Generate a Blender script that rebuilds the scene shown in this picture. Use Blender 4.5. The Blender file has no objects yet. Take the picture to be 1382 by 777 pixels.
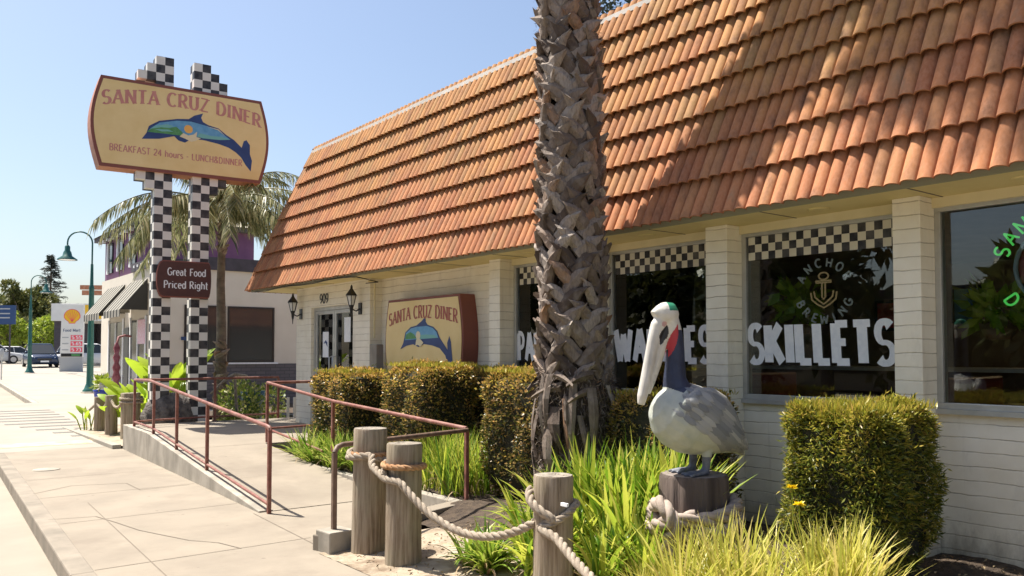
import bpy, bmesh, math, random
import numpy as np
from mathutils import Vector, Matrix
R=random.Random(7); RN=np.random.default_rng(7)
rad=math.radians; pi=math.pi
scene=bpy.context.scene; COL=scene.collection

# ------------------------------------------------------------------ helpers
def zg(y): return 0.0 if y<14 else 0.012*(min(y,110)-14)
def tag(o,label=None,cat=None,group=None,kind=None):
    if label: o['label']=label
    if cat: o['category']=cat
    if group: o['group']=group
    if kind: o['kind']=kind
    return o
def thing(name,label,cat,loc=(0,0,0),rz=0,group=None):
    o=bpy.data.objects.new(name,None); o.empty_display_size=.1
    COL.objects.link(o); o.location=loc; o.rotation_euler=(0,0,rz)
    return tag(o,label,cat,group)
class MB:
    def __init__(s): s.v=[]; s.f=[]; s.m=[]; s.sm=[]
    def add(s,vs,fs,mi=0,smooth=False):
        o=len(s.v); s.v+= [tuple(p) for p in vs]
        for f in fs: s.f.append(tuple(i+o for i in f)); s.m.append(mi); s.sm.append(smooth)
        return s
    def box(s,x0,x1,y0,y1,z0,z1,mi=0,rz=0,piv=None):
        vs=[(x,y,z) for x in(x0,x1) for y in(y0,y1) for z in(z0,z1)]
        if rz:
            cx,cy=piv or ((x0+x1)/2,(y0+y1)/2); c,n=math.cos(rz),math.sin(rz)
            vs=[(cx+(x-cx)*c-(y-cy)*n,cy+(x-cx)*n+(y-cy)*c,z) for x,y,z in vs]
        return s.add(vs,[(0,1,3,2),(4,6,7,5),(0,4,5,1),(2,3,7,6),(0,2,6,4),(1,5,7,3)],mi)
    def poly(s,pts,mi=0): return s.add(pts,[tuple(range(len(pts)))],mi)
    def prism(s,pts,vec,mi=0,caps=True):
        n=len(pts); vec=Vector(vec); a=[Vector(p) for p in pts]; b=[p+vec for p in a]
        fs=[(i,(i+1)%n,n+(i+1)%n,n+i) for i in range(n)]
        if caps: fs+= [tuple(range(n-1,-1,-1)),tuple(range(n,2*n))]
        return s.add(a+b,fs,mi)
    def rings(s,rs,cap=True,mi=0,smooth=True,closed=False):
        n=len(rs[0]); vs=[p for r in rs for p in r]; fs=[]
        k=len(rs)
        for i in range(k if closed else k-1):
            for j in range(n):
                a=i*n+j;b=i*n+(j+1)%n;c=((i+1)%k)*n+(j+1)%n;d=((i+1)%k)*n+j
                fs.append((a,b,c,d))
        s.add(vs,fs,mi,smooth)
        if cap and not closed:
            s.add(rs[0],[tuple(range(n-1,-1,-1))],mi); s.add(rs[-1],[tuple(range(n))],mi)
        return s
    def tube(s,path,r,n=10,cap=True,mi=0,smooth=True,closed=False):
        P=[Vector(p) for p in path]; k=len(P)
        rr=r if isinstance(r,(list,tuple)) else [r]*k
        rs=[]; nrm=None
        for i in range(k):
            if closed: t=(P[(i+1)%k]-P[i-1])
            else: t=P[min(i+1,k-1)]-P[max(i-1,0)]
            if t.length<1e-9: t=Vector((0,0,1))
            t.normalize()
            if nrm is None:
                nrm=t.cross(Vector((0,0,1)))
                if nrm.length<1e-3: nrm=t.cross(Vector((0,1,0)))
            nrm=(nrm-t*nrm.dot(t)); nrm.normalize(); b=t.cross(nrm)
            rs.append([P[i]+(nrm*math.cos(2*pi*j/n)+b*math.sin(2*pi*j/n))*rr[i] for j in range(n)])
        return s.rings(rs,cap,mi,smooth,closed)
    def lathe(s,prof,c=(0,0,0),n=20,mi=0,smooth=True,cap=True):
        rs=[[(c[0]+r*math.cos(2*pi*j/n),c[1]+r*math.sin(2*pi*j/n),c[2]+z) for j in range(n)] for r,z in prof]
        return s.rings(rs,cap,mi,smooth)
    def ball(s,c,r,n=10,mi=0):
        rx,ry,rz=(r,r,r) if not isinstance(r,(tuple,list)) else r
        rs=[[(c[0]+rx*math.sin(a)*math.cos(2*pi*j/n),c[1]+ry*math.sin(a)*math.sin(2*pi*j/n),c[2]-rz*math.cos(a)) for j in range(n)] for a in [pi*(i+.02)/(n//2+.04) for i in range(n//2+1)]]
        return s.rings(rs,True,mi)
    def obj(s,name,mat,parent=None,bev=0,autosm=True):
        me=bpy.data.meshes.new(name); me.from_pydata([tuple(p) for p in s.v],[],s.f)
        for m in (mat if isinstance(mat,(list,tuple)) else [mat]): me.materials.append(m)
        me.polygons.foreach_set('material_index',s.m); me.polygons.foreach_set('use_smooth',s.sm)
        me.update()
        o=bpy.data.objects.new(name,me); COL.objects.link(o)
        if parent: o.parent=parent
        if bev:
            b=o.modifiers.new('b','BEVEL'); b.width=bev; b.segments=2; b.limit_method='ANGLE'; b.angle_limit=rad(40)
        return o
def world_part(o):  # keep world-built geometry in place under a thing that has its own base point
    p=o.parent
    if p: 
        m=Matrix.Translation(p.location)@p.rotation_euler.to_matrix().to_4x4(); o.matrix_parent_inverse=m.inverted()
    return o
def npmesh(name,V,F,mat,parent=None,smooth=False):
    me=bpy.data.meshes.new(name); V=np.asarray(V,dtype=np.float32).reshape(-1,3); F=np.asarray(F,dtype=np.int32)
    k=F.shape[1]; me.vertices.add(len(V)); me.vertices.foreach_set('co',V.ravel())
    me.loops.add(F.size); me.loops.foreach_set('vertex_index',F.ravel())
    me.polygons.add(len(F)); me.polygons.foreach_set('loop_start',np.arange(0,F.size,k,dtype=np.int32))
    me.polygons.foreach_set('loop_total',np.full(len(F),k,dtype=np.int32))
    if smooth: me.polygons.foreach_set('use_smooth',np.ones(len(F),dtype=bool))
    me.materials.append(mat); me.update(calc_edges=True); me.validate()
    o=bpy.data.objects.new(name,me); COL.objects.link(o)
    if parent: o.parent=parent
    return o
def nrmz(a): return a/np.maximum(np.linalg.norm(a,axis=1,keepdims=True),1e-9)
def leaves(name,P,D,L,W,mat,parent=None):
    P=np.asarray(P);D=nrmz(np.asarray(D)); n=len(P)
    S=nrmz(np.cross(D,RN.normal(size=(n,3)))); N=np.cross(D,S)
    L=(L*RN.uniform(.65,1.3,n))[:,None]; W=(W*RN.uniform(.7,1.3,n))[:,None]
    V=np.stack([P,P+D*L*.45+S*W*.5+N*L*.06,P+D*L,P+D*L*.45-S*W*.5+N*L*.06],1)
    F=np.arange(4*n).reshape(n,4)
    return npmesh(name,V,F,mat,parent)
def blades(name,B,az,L,W,lean,mat,parent=None,seg=6,droop=1.0,up=1.0):
    n=len(B);t=np.linspace(0,1,seg+1)
    L=L[:,None];lean=lean[:,None]
    ang=lean+droop*lean*1.6*t[None,:]**1.3+0.15*t[None,:]
    ds=L/seg
    rx=np.concatenate([np.zeros((n,1)),np.cumsum(np.sin(ang[:,:-1])*ds,1)],1)
    rz=np.concatenate([np.zeros((n,1)),np.cumsum(np.cos(ang[:,:-1])*ds,1)],1)*up
    dx=np.cos(az)[:,None];dy=np.sin(az)[:,None]
    C=np.stack([B[:,0:1]+rx*dx,B[:,1:2]+rx*dy,B[:,2:3]+rz],2)
    tw=RN.uniform(-.5,.5,(n,1))
    w=W[:,None]*np.clip(np.minimum(1,.7+t*1.2)*(1-t**3),.03,1)[None,:]*.5
    sx=-np.sin(az[:,None]+tw);sy=np.cos(az[:,None]+tw)
    A=C+np.stack([sx*w,sy*w,w*0],2); Bb=C-np.stack([sx*w,sy*w,w*0],2); M=C-np.stack([0*w,0*w,w*.35],2)
    V=np.stack([A,M,Bb],2).reshape(n,-1,3) # per seg: 3 verts
    k=3*(seg+1); base=(np.arange(n)*k)[:,None,None]
    q=[]
    for i in range(seg):
        q.append([3*i,3*i+1,3*i+4,3*i+3]); q.append([3*i+1,3*i+2,3*i+5,3*i+4])
    F=(np.array(q)[None]+base).reshape(-1,4)
    return npmesh(name,V.reshape(-1,3),F,mat,parent,True)

# ------------------------------------------------------------------ materials
def newmat(name):
    m=bpy.data.materials.new(name); m.use_nodes=True; nt=m.node_tree; nt.nodes.clear()
    o=nt.nodes.new('ShaderNodeOutputMaterial'); b=nt.nodes.new('ShaderNodeBsdfPrincipled')
    nt.links.new(b.outputs[0],o.inputs[0]); return m,nt,b,o
def N(nt,t,**k):
    n=nt.nodes.new(t)
    for a,v in k.items():
        if a in n.inputs.keys(): n.inputs[a].default_value=v
        else: setattr(n,a,v)
    return n
def ramp(nt,fac,stops):
    r=nt.nodes.new('ShaderNodeValToRGB'); e=r.color_ramp.elements
    while len(e)<len(stops): e.new(.5)
    for i,(p,c) in enumerate(stops): e[i].position=p; e[i].color=(*c,1) if len(c)==3 else c
    nt.links.new(fac,r.inputs[0]); return r.outputs[0]
def mixc(nt,fac,a,b,mode='MIX'):
    m=nt.nodes.new('ShaderNodeMix'); m.data_type='RGBA'; m.blend_type=mode
    for s,v in((0,fac),(6,a),(7,b)):
        if hasattr(v,'links'): nt.links.new(v,m.inputs[s])
        else: m.inputs[s].default_value=v if s==0 else ((*v,1) if len(v)==3 else v)
    return m.outputs[2]
def coords(nt,scale=(1,1,1),kind='Object'):
    t=nt.nodes.new('ShaderNodeTexCoord'); m=nt.nodes.new('ShaderNodeMapping'); m.inputs['Scale'].default_value=scale
    nt.links.new(t.outputs[kind],m.inputs[0]); return m.outputs[0]
def noise(nt,vec,scale,detail=4,rough=.55):
    n=N(nt,'ShaderNodeTexNoise'); n.inputs['Scale'].default_value=scale; n.inputs['Detail'].default_value=detail; n.inputs['Roughness'].default_value=rough
    if vec is not None: nt.links.new(vec,n.inputs['Vector'])
    return n.outputs['Fac']
def bump(nt,b,h,strength=.3,dist=.01):
    u=nt.nodes.new('ShaderNodeBump'); u.inputs['Strength'].default_value=strength; u.inputs['Distance'].default_value=dist
    nt.links.new(h,u.inputs['Height']); nt.links.new(u.outputs[0],b.inputs['Normal']); return u
def mat(name,c1,c2=None,scale=6,rough=.7,metal=0,bs=0,bsc=None,bd=.01,stretch=(1,1,1),lo=.35,hi=.65,spec=.5,c3=None,s3=1.2):
    m,nt,b,o=newmat(name); b.inputs['Roughness'].default_value=rough; b.inputs['Metallic'].default_value=metal
    b.inputs['Specular IOR Level'].default_value=spec
    v=coords(nt,stretch)
    if c2:
        c=ramp(nt,noise(nt,v,scale,6),[(lo,c1),(hi,c2)])
        if c3: c=mixc(nt,ramp(nt,noise(nt,v,s3,5,.7),[(.5,(0,0,0)),(.68,(1,1,1))]),c,c3)
        nt.links.new(c,b.inputs['Base Color'])
    else: b.inputs['Base Color'].default_value=(*c1,1)
    if bs: bump(nt,b,noise(nt,v,bsc or scale*4,5,.6),bs,bd)
    return m
def leafmat(name,stops,trans=.45,rough=.5,noise_scale=None,nmix=.5):
    m,nt,b,o=newmat(name); g=nt.nodes.new('ShaderNodeNewGeometry')
    fac=g.outputs['Random Per Island']
    if noise_scale:
        nn=noise(nt,coords(nt),noise_scale,3); mm=N(nt,'ShaderNodeMath',operation='MULTIPLY_ADD'); mm.inputs[1].default_value=1.6; mm.inputs[2].default_value=-.3
        nt.links.new(nn,mm.inputs[0]); mx=nt.nodes.new('ShaderNodeMix'); mx.inputs[0].default_value=nmix
        nt.links.new(fac,mx.inputs[2]); nt.links.new(mm.outputs[0],mx.inputs[3]); fac=mx.outputs[0]
    c=ramp(nt,fac,stops); nt.links.new(c,b.inputs['Base Color']); b.inputs['Roughness'].default_value=rough
    t=nt.nodes.new('ShaderNodeBsdfTranslucent'); nt.links.new(c,t.inputs[0]); ms=nt.nodes.new('ShaderNodeMixShader'); ms.inputs[0].default_value=trans
    nt.links.new(b.outputs[0],ms.inputs[1]); nt.links.new(t.outputs[0],ms.inputs[2]); nt.links.new(ms.outputs[0],o.inputs[0]); return m
def emit(name,c,s):
    m,nt,b,o=newmat(name); b.inputs['Base Color'].default_value=(*[x*.3 for x in c],1); b.inputs['Emission Color'].default_value=(*c,1); b.inputs['Emission Strength'].default_value=s; return m

M={}
M['concrete']=mat('concrete_pavement',(.235,.20,.155),(.285,.242,.187),1.3,.9,bs=.25,bsc=90,bd=.004,c3=(.21,.175,.135),s3=.7)
def dirty(m,scale=9,amt=.5,dark=(.16,.13,.10)):
    nt=m.node_tree; b=[n for n in nt.nodes if n.type=='BSDF_PRINCIPLED'][0]; src=b.inputs['Base Color'].links[0].from_socket
    vo=nt.nodes.new('ShaderNodeTexVoronoi'); vo.inputs['Scale'].default_value=2.6; nt.links.new(coords(nt),vo.inputs[0])
    spots=ramp(nt,vo.outputs['Distance'],[(.035,(amt,)*3),(.055,(0,)*3)])
    c=mixc(nt,spots,src,dark); st_=ramp(nt,noise(nt,coords(nt),scale*.35,8,.75),[(.56,(0,)*3),(.72,(amt*.55,)*3)]); c=mixc(nt,st_,c,dark)
    gr=ramp(nt,noise(nt,coords(nt),160,3),[(.3,(amt*.35,)*3),(.55,(0,)*3)]); c=mixc(nt,gr,c,dark)
    nt.links.new(c,b.inputs['Base Color'])
dirty(M['concrete'],9,.72)
M['concrete_white']=mat('concrete_apron',(.28,.25,.21),(.33,.30,.25),.8,.9,bs=.2,bsc=60,bd=.004)
M['concrete_wall']=mat('concrete_kerb',(.25,.225,.185),(.40,.36,.30),3.5,.92,bs=.5,bsc=40,bd=.006,stretch=(1,1,.6))
M['kerbmat']=mat('worn_kerb_concrete',(.19,.165,.13),(.28,.24,.19),3,.92,bs=.5,bsc=40,bd=.006)
M['road']=mat('pale_road',(.26,.225,.18),(.31,.27,.215),.8,.9,bs=.3,bsc=120,bd=.004)
M['asphalt']=mat('worn_asphalt',(.21,.20,.185),(.27,.255,.235),1.5,.9,bs=.3,bsc=120,bd=.004)
M['asphaltdk']=mat('dark_asphalt',(.045,.045,.044),(.075,.073,.07),1.5,.9,bs=.3,bsc=120,bd=.004)
M['joint']=mat('joint_dark',(.19,.155,.12),rough=.95)
M['groove']=mat('grooved_concrete',(.17,.16,.145),rough=.9)
M['soil']=mat('dark_soil',(.045,.03,.02),(.10,.07,.045),14,.95,bs=1,bsc=45,bd=.03)
M['sand']=mat('dry_dirt',(.30,.24,.17),(.42,.35,.26),7,.95,bs=.8,bsc=60,bd=.01,c3=(.16,.11,.07),s3=2.2)
M['terrain']=mat('dry_ground',(.22,.20,.15),(.34,.31,.25),.05,.95)
M['paintwhite']=mat('road_paint',(.78,.77,.74),(.62,.60,.56),9,.7)
M['paintyellow']=mat('worn_yellow_paint',(.60,.42,.19),(.52,.45,.34),3,.8)
M['soffit']=mat('cream_soffit',(.66,.54,.25),(.74,.62,.30),2,.7)
M['trim']=mat('cream_trim',(.72,.63,.38),(.78,.69,.44),4,.6)
M['alu']=mat('aluminium_frame',(.50,.50,.48),(.58,.58,.55),8,.4,metal=.6)
M['black']=mat('black_metal',(.012,.012,.013),rough=.4)
M['rail']=mat('rust_red_paint',(.15,.05,.036),(.25,.088,.064),14,.55,bs=.3,bsc=80,bd=.003,c3=(.30,.16,.12),s3=5)
M['railbrown']=mat('brown_rusty_metal',(.10,.062,.045),(.19,.12,.085),16,.55,bs=.3,bsc=70,bd=.003)
M['signface']=mat('cream_yellow_sign_face',(.78,.58,.25),(.84,.65,.31),2.5,.55)
M['signside']=mat('sign_orange_brown_side',(.40,.155,.085),(.47,.20,.11),6,.6)
M['signborder']=mat('sign_dark_red_border',(.22,.07,.05),rough=.6)
M['signletter']=mat('faded_red_letter',(.52,.20,.17),(.60,.27,.22),12,.6)
M['signletter2']=mat('maroon_letter',(.36,.09,.07),(.44,.12,.09),12,.6)
M['navy']=mat('navy_paint',(.02,.045,.16),(.025,.06,.2),6,.5)
M['skyblue']=mat('sky_blue_paint',(.10,.30,.52),(.16,.40,.60),9,.5)
M['teal']=mat('teal_paint',(.18,.46,.42),rough=.5)
M['green']=mat('green_paint',(.07,.25,.07),(.10,.32,.12),20,.5)
M['sun']=mat('sun_orange_paint',(.85,.45,.10),rough=.5)
M['cream']=mat('cream_paint',(.76,.66,.42),rough=.5)
M['maroon']=mat('dark_maroon_board',(.065,.02,.018),(.085,.028,.022),6,.5)
M['whitepaint']=mat('white_lettering',(.86,.87,.88),(.76,.78,.81),22,.6)
M['lampgreen']=mat('dark_green_lamp_paint',(.012,.085,.072),(.018,.12,.10),10,.4)
M['woodpost']=None
M['rope']=mat('weathered_rope',(.25,.20,.15),(.40,.335,.26),30,.95,bs=.8,bsc=220,bd=.004)
M['roperust']=mat('rust_stained_rope',(.32,.15,.06),(.46,.28,.15),20,.95,bs=.8,bsc=220,bd=.004)
M['purple']=mat('purple_stucco',(.17,.075,.155),(.21,.095,.185),3,.85)
M['stucco']=mat('cream_stucco',(.66,.60,.50),(.72,.66,.56),1.2,.9,bs=.2,bsc=60)
M['darktrim']=mat('dark_grey_trim',(.05,.045,.055),(.075,.065,.08),5,.7)
M['brickgrey']=None
M['tileroof']=mat('tan_shingle',(.30,.27,.20),(.38,.34,.26),5,.9)
M['bark']=mat('bark',(.10,.07,.05),(.19,.145,.11),12,.95,bs=1,bsc=30,bd=.03,stretch=(1,1,.3))
M['tyre']=mat('tyre_rubber',(.02,.02,.02),rough=.8)
M['rim']=mat('rim_alloy',(.5,.5,.52),rough=.3,metal=.8)
M['carblue']=mat('dark_blue_car_paint',(.02,.035,.075),rough=.18,metal=.3)
M['carwhite']=mat('white_car_paint',(.62,.62,.62),rough=.2)
M['carglass']=mat('dark_car_glass',(.03,.035,.04),rough=.08)
M['lampglass']=mat('frosted_glass',(.7,.7,.66),rough=.25)
M['lightlens']=mat('headlight_lens',(.75,.78,.8),rough=.1)
M['interior']=mat('interior_brown',(.16,.11,.075),(.24,.17,.12),3,.7)
M['interior2']=mat('interior_shelf',(.16,.08,.04),rough=.6)
M['red']=mat('red_plastic',(.5,.02,.03),rough=.4)
M['redbooth']=mat('red_vinyl',(.22,.02,.02),rough=.35)
M['shellwhite']=mat('sign_white',(.72,.71,.68),(.78,.77,.74),2,.6)
M['shellgrey']=mat('sign_grey',(.42,.43,.44),rough=.6)
M['yellow']=mat('bright_yellow',(.90,.52,.02),rough=.45)
M['pricered']=mat('price_red',(.85,.07,.12),rough=.5)
M['bluepot']=mat('cobalt_blue_glaze',(.02,.05,.38),rough=.2)
M['tealpot']=mat('teal_glaze',(.02,.07,.085),(.03,.10,.11),8,.3)
M['pelwhite']=None
M['rock']=mat('dark_boulder',(.07,.06,.055),(.22,.195,.17),7,.9,bs=1,bsc=22,bd=.05)
M['picket']=mat('white_picket',(.78,.76,.7),rough=.7)
M['bluesign']=mat('blue_sign',(.02,.06,.17),rough=.5)
M['pinksign']=mat('pink_sign',(.75,.35,.48),(.80,.7,.72),25,.6)

def m_block():
    m,nt,b,o=newmat('slump_block_wall'); b.inputs['Roughness'].default_value=.75
    g=nt.nodes.new('ShaderNodeTexCoord'); sx=nt.nodes.new('ShaderNodeSeparateXYZ'); nt.links.new(g.outputs['Object'],sx.inputs[0])
    ad=N(nt,'ShaderNodeMath',operation='ADD'); nt.links.new(sx.outputs[0],ad.inputs[0]); nt.links.new(sx.outputs[1],ad.inputs[1])
    cb=nt.nodes.new('ShaderNodeCombineXYZ'); nt.links.new(ad.outputs[0],cb.inputs[0])
    # wavering course lines
    nz=noise(nt,coords(nt),4.2,5); ma=N(nt,'ShaderNodeMath',operation='MULTIPLY_ADD'); ma.inputs[1].default_value=.034; nt.links.new(nz,ma.inputs[0]); nt.links.new(sx.outputs[2],ma.inputs[2])
    nt.links.new(ma.outputs[0],cb.inputs[1])
    # vertical joints are fainter than bed joints: mix brick mortar with a pure course line
    wv=N(nt,'ShaderNodeMath',operation='PINGPONG'); wv.inputs[1].default_value=.0508; nt.links.new(ma.outputs[0],wv.inputs[0])
    ln=nt.nodes.new('ShaderNodeMapRange'); ln.inputs[1].default_value=0; ln.inputs[2].default_value=.005; nt.links.new(wv.outputs[0],ln.inputs[0])
    patch=ramp(nt,noise(nt,coords(nt),2.0,5,.7),[(.36,(.05,)*3),(.64,(.95,)*3)])
    base=ramp(nt,noise(nt,coords(nt,(1,1,1)),5,6),[(.3,(.82,.76,.61)),(.7,(.90,.85,.71))])
    stain=mixc(nt,ramp(nt,noise(nt,coords(nt,(1,1,.35)),2.4,6,.7),[(.55,(0,)*3),(.8,(.5,)*3)]),base,(.42,.38,.31))
    zr=nt.nodes.new('ShaderNodeMapRange'); zr.inputs[1].default_value=.10; zr.inputs[2].default_value=.50; zr.inputs[3].default_value=.42; zr.inputs[4].default_value=-.12; nt.links.new(sx.outputs[2],zr.inputs[0])
    za=N(nt,'ShaderNodeMath',operation='ADD'); nt.links.new(zr.outputs[0],za.inputs[0]); nt.links.new(noise(nt,coords(nt,(1,1,.5)),7,6,.7),za.inputs[1])
    stain=mixc(nt,ramp(nt,za.outputs[0],[(.55,(0,)*3),(.95,(.75,)*3)]),stain,(.27,.22,.15))
    stain=mixc(nt,ramp(nt,noise(nt,coords(nt,(6,6,.35)),2.2,5,.6),[(.62,(0,)*3),(.78,(.35,)*3)]),stain,(.45,.38,.28))
    inv=N(nt,'ShaderNodeMath',operation='SUBTRACT'); inv.inputs[0].default_value=1; nt.links.new(ln.outputs[0],inv.inputs[1])
    mu=N(nt,'ShaderNodeMath',operation='MULTIPLY'); nt.links.new(inv.outputs[0],mu.inputs[0]); nt.links.new(patch,mu.inputs[1])
    col=mixc(nt,mu.outputs[0],stain,(.30,.235,.165))
    nt.links.new(col,b.inputs['Base Color'])
    hb=N(nt,'ShaderNodeMath',operation='MULTIPLY_ADD'); hb.inputs[1].default_value=.25; nt.links.new(noise(nt,coords(nt,(1,1,1)),28,5),hb.inputs[0])
    mm=N(nt,'ShaderNodeMath',operation='MULTIPLY'); mm.inputs[0].default_value=.8; nt.links.new(ln.outputs[0],mm.inputs[1]); nt.links.new(mm.outputs[0],hb.inputs[2])
    bump(nt,b,hb.outputs[0],.7,.008); return m
M['block']=m_block()
def m_checker(name,cell,eps=.001,c1=(.74,.72,.66),c2=(.012,.012,.018)):
    m,nt,b,o=newmat(name); t=nt.nodes.new('ShaderNodeTexCoord'); mp=nt.nodes.new('ShaderNodeMapping'); mp.inputs['Location'].default_value=(eps,eps,eps)
    nt.links.new(t.outputs['Object'],mp.inputs[0]); ck=nt.nodes.new('ShaderNodeTexChecker'); nt.links.new(mp.outputs[0],ck.inputs[0]); ck.inputs['Scale'].default_value=1/cell
    ck.inputs[1].default_value=(*c1,1); ck.inputs[2].default_value=(*c2,1)
    c=mixc(nt,ramp(nt,noise(nt,coords(nt),6,5),[(.4,(0,)*3),(.8,(.25,)*3)]),ck.outputs[0],(.45,.42,.38),'MIX')
    nt.links.new(c,b.inputs['Base Color']); b.inputs['Roughness'].default_value=.5; return m
M['checkpost']=m_checker('checkered_post_paint',.15)
M['checkval']=m_checker('checkered_valance_paint',.07,eps=.0005,c1=(.70,.66,.54))
def m_wood():
    m,nt,b,o=newmat('weathered_post_wood'); v=coords(nt,(1,1,.06)); f=noise(nt,v,38,8,.65); f2=noise(nt,coords(nt),4,4)
    c=ramp(nt,f,[(.25,(.07,.048,.03)),(.42,(.22,.165,.11)),(.58,(.33,.265,.195)),(.8,(.43,.365,.29))])
    c=mixc(nt,ramp(nt,f2,[(.45,(0,)*3),(.7,(.8,)*3)]),c,(.31,.30,.20),'MULTIPLY' if False else 'MIX')
    c2=mixc(nt,.55,ramp(nt,f,[(.25,(.07,.048,.03)),(.42,(.22,.165,.11)),(.58,(.33,.265,.195)),(.8,(.43,.365,.29))]),c)
    nt.links.new(c2,b.inputs['Base Color']); b.inputs['Roughness'].default_value=.9; bump(nt,b,f,1,.012); return m
M['woodpost']=m_wood()
M['woodtop']=mat('post_end_grain',(.17,.145,.115),(.33,.29,.235),18,.95,bs=.8,bsc=50,bd=.01)
M['piling']=mat('painted_dark_piling',(.05,.034,.028),(.135,.10,.082),9,.8,bs=1,bsc=26,bd=.02,stretch=(1,1,.08))
def m_brick(name,c1,c2,mo,w,h,ms=.01):
    m,nt,b,o=newmat(name); g=nt.nodes.new('ShaderNodeTexCoord'); sx=nt.nodes.new('ShaderNodeSeparateXYZ'); nt.links.new(g.outputs['Object'],sx.inputs[0])
    ad=N(nt,'ShaderNodeMath',operation='ADD'); nt.links.new(sx.outputs[0],ad.inputs[0]); nt.links.new(sx.outputs[1],ad.inputs[1])
    cb=nt.nodes.new('ShaderNodeCombineXYZ'); nt.links.new(ad.outputs[0],cb.inputs[0]); nt.links.new(sx.outputs[2],cb.inputs[1])
    br=nt.nodes.new('ShaderNodeTexBrick'); nt.links.new(cb.outputs[0],br.inputs[0]); br.inputs['Scale'].default_value=1
    br.inputs['Brick Width'].default_value=w; br.inputs['Row Height'].default_value=h; br.inputs['Mortar Size'].default_value=ms
    br.inputs['Color1'].default_value=(*c1,1);br.inputs['Color2'].default_value=(*c2,1);br.inputs['Mortar'].default_value=(*mo,1)
    nt.links.new(br.outputs[0],b.inputs['Base Color']); b.inputs['Roughness'].default_value=.85; return m
M['brickgrey']=m_brick('grey_brick_wainscot',(.13,.12,.13),(.17,.155,.16),(.09,.085,.09),.3,.1)
def m_stripe(name,c1,c2,period):
    m,nt,b,o=newmat(name); g=nt.nodes.new('ShaderNodeTexCoord'); sx=nt.nodes.new('ShaderNodeSeparateXYZ'); nt.links.new(g.outputs['Object'],sx.inputs[0])
    p=N(nt,'ShaderNodeMath',operation='PINGPONG'); p.inputs[1].default_value=period/2; nt.links.new(sx.outputs[1],p.inputs[0])
    gt=N(nt,'ShaderNodeMath',operation='GREATER_THAN'); gt.inputs[1].default_value=period*.22; nt.links.new(p.outputs[0],gt.inputs[0])
    nt.links.new(mixc(nt,gt.outputs[0],c1,c2),b.inputs['Base Color']); b.inputs['Roughness'].default_value=.9; return m
M['awning']=m_stripe('striped_awning_cloth',(.34,.32,.27),(.05,.047,.04),.36)
def m_tile():
    m,nt,b,o=newmat('clay_roof_tile'); g=nt.nodes.new('ShaderNodeNewGeometry'); rnd=g.outputs['Random Per Island']
    pos=coords(nt)
    big=noise(nt,coords(nt),.55,3,.6); med=noise(nt,coords(nt,(1,1,.35)),7,6,.65); fine=noise(nt,coords(nt,(1,1,.5)),45,4)
    terr=ramp(nt,rnd,[(0,(.31,.112,.050)),(.3,(.38,.148,.062)),(.6,(.44,.182,.078)),(.85,(.41,.19,.082)),(1,(.31,.150,.068))])
    och=ramp(nt,rnd,[(0,(.32,.145,.05)),(.5,(.45,.215,.07)),(1,(.33,.19,.07))])
    sx=nt.nodes.new('ShaderNodeSeparateXYZ'); t=nt.nodes.new('ShaderNodeTexCoord'); nt.links.new(t.outputs['Object'],sx.inputs[0])
    # lichen grows higher up the roof
    hz=nt.nodes.new('ShaderNodeMapRange'); hz.inputs[1].default_value=2.9; hz.inputs[2].default_value=5.2; hz.inputs[3].default_value=-.16; hz.inputs[4].default_value=.17; nt.links.new(sx.outputs[2],hz.inputs[0])
    a=N(nt,'ShaderNodeMath',operation='ADD'); nt.links.new(big,a.inputs[0]); nt.links.new(hz.outputs[0],a.inputs[1])
    c=mixc(nt,ramp(nt,a.outputs[0],[(.42,(0,)*3),(.62,(1,)*3)]),terr,och)
    c=mixc(nt,ramp(nt,med,[(.46,(0,)*3),(.74,(.8,)*3)]),c,(.13,.065,.04))
    c=mixc(nt,ramp(nt,noise(nt,coords(nt,(1,1,.4)),2.3,6,.7),[(.60,(0,)*3),(.74,(.6,)*3)]),c,(.22,.19,.13))
    c=mixc(nt,ramp(nt,fine,[(.35,(.0,)*3),(.75,(.35,)*3)]),c,(.50,.26,.16))
    nt.links.new(c,b.inputs['Base Color']); b.inputs['Roughness'].default_value=.85; b.inputs['Specular IOR Level'].default_value=.3
    bump(nt,b,fine,.35,.006); return m
M['tile']=m_tile()
def m_glass(name,tint=(.9,.93,.92),thick=.0):
    m,nt,b,o=newmat(name); nt.nodes.remove(b)
    gl=nt.nodes.new('ShaderNodeBsdfGlossy'); gl.inputs['Roughness'].default_value=.003; gl.inputs['Color'].default_value=(1,1,1,1)
    tr=nt.nodes.new('ShaderNodeBsdfTransparent'); tr.inputs[0].default_value=(*tint,1)
    fr=nt.nodes.new('ShaderNodeFresnel'); fr.inputs[0].default_value=1.55
    mx=nt.nodes.new('ShaderNodeMixShader'); nt.links.new(fr.outputs[0],mx.inputs[0]); nt.links.new(tr.outputs[0],mx.inputs[1]); nt.links.new(gl.outputs[0],mx.inputs[2])
    nt.links.new(mx.outputs[0],o.inputs[0]); return m
M['glass']=m_glass('window_glass',(.85,.88,.87))
M['glassdark']=m_glass('tinted_glass',(.35,.40,.38))
M['boot']=None
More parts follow.
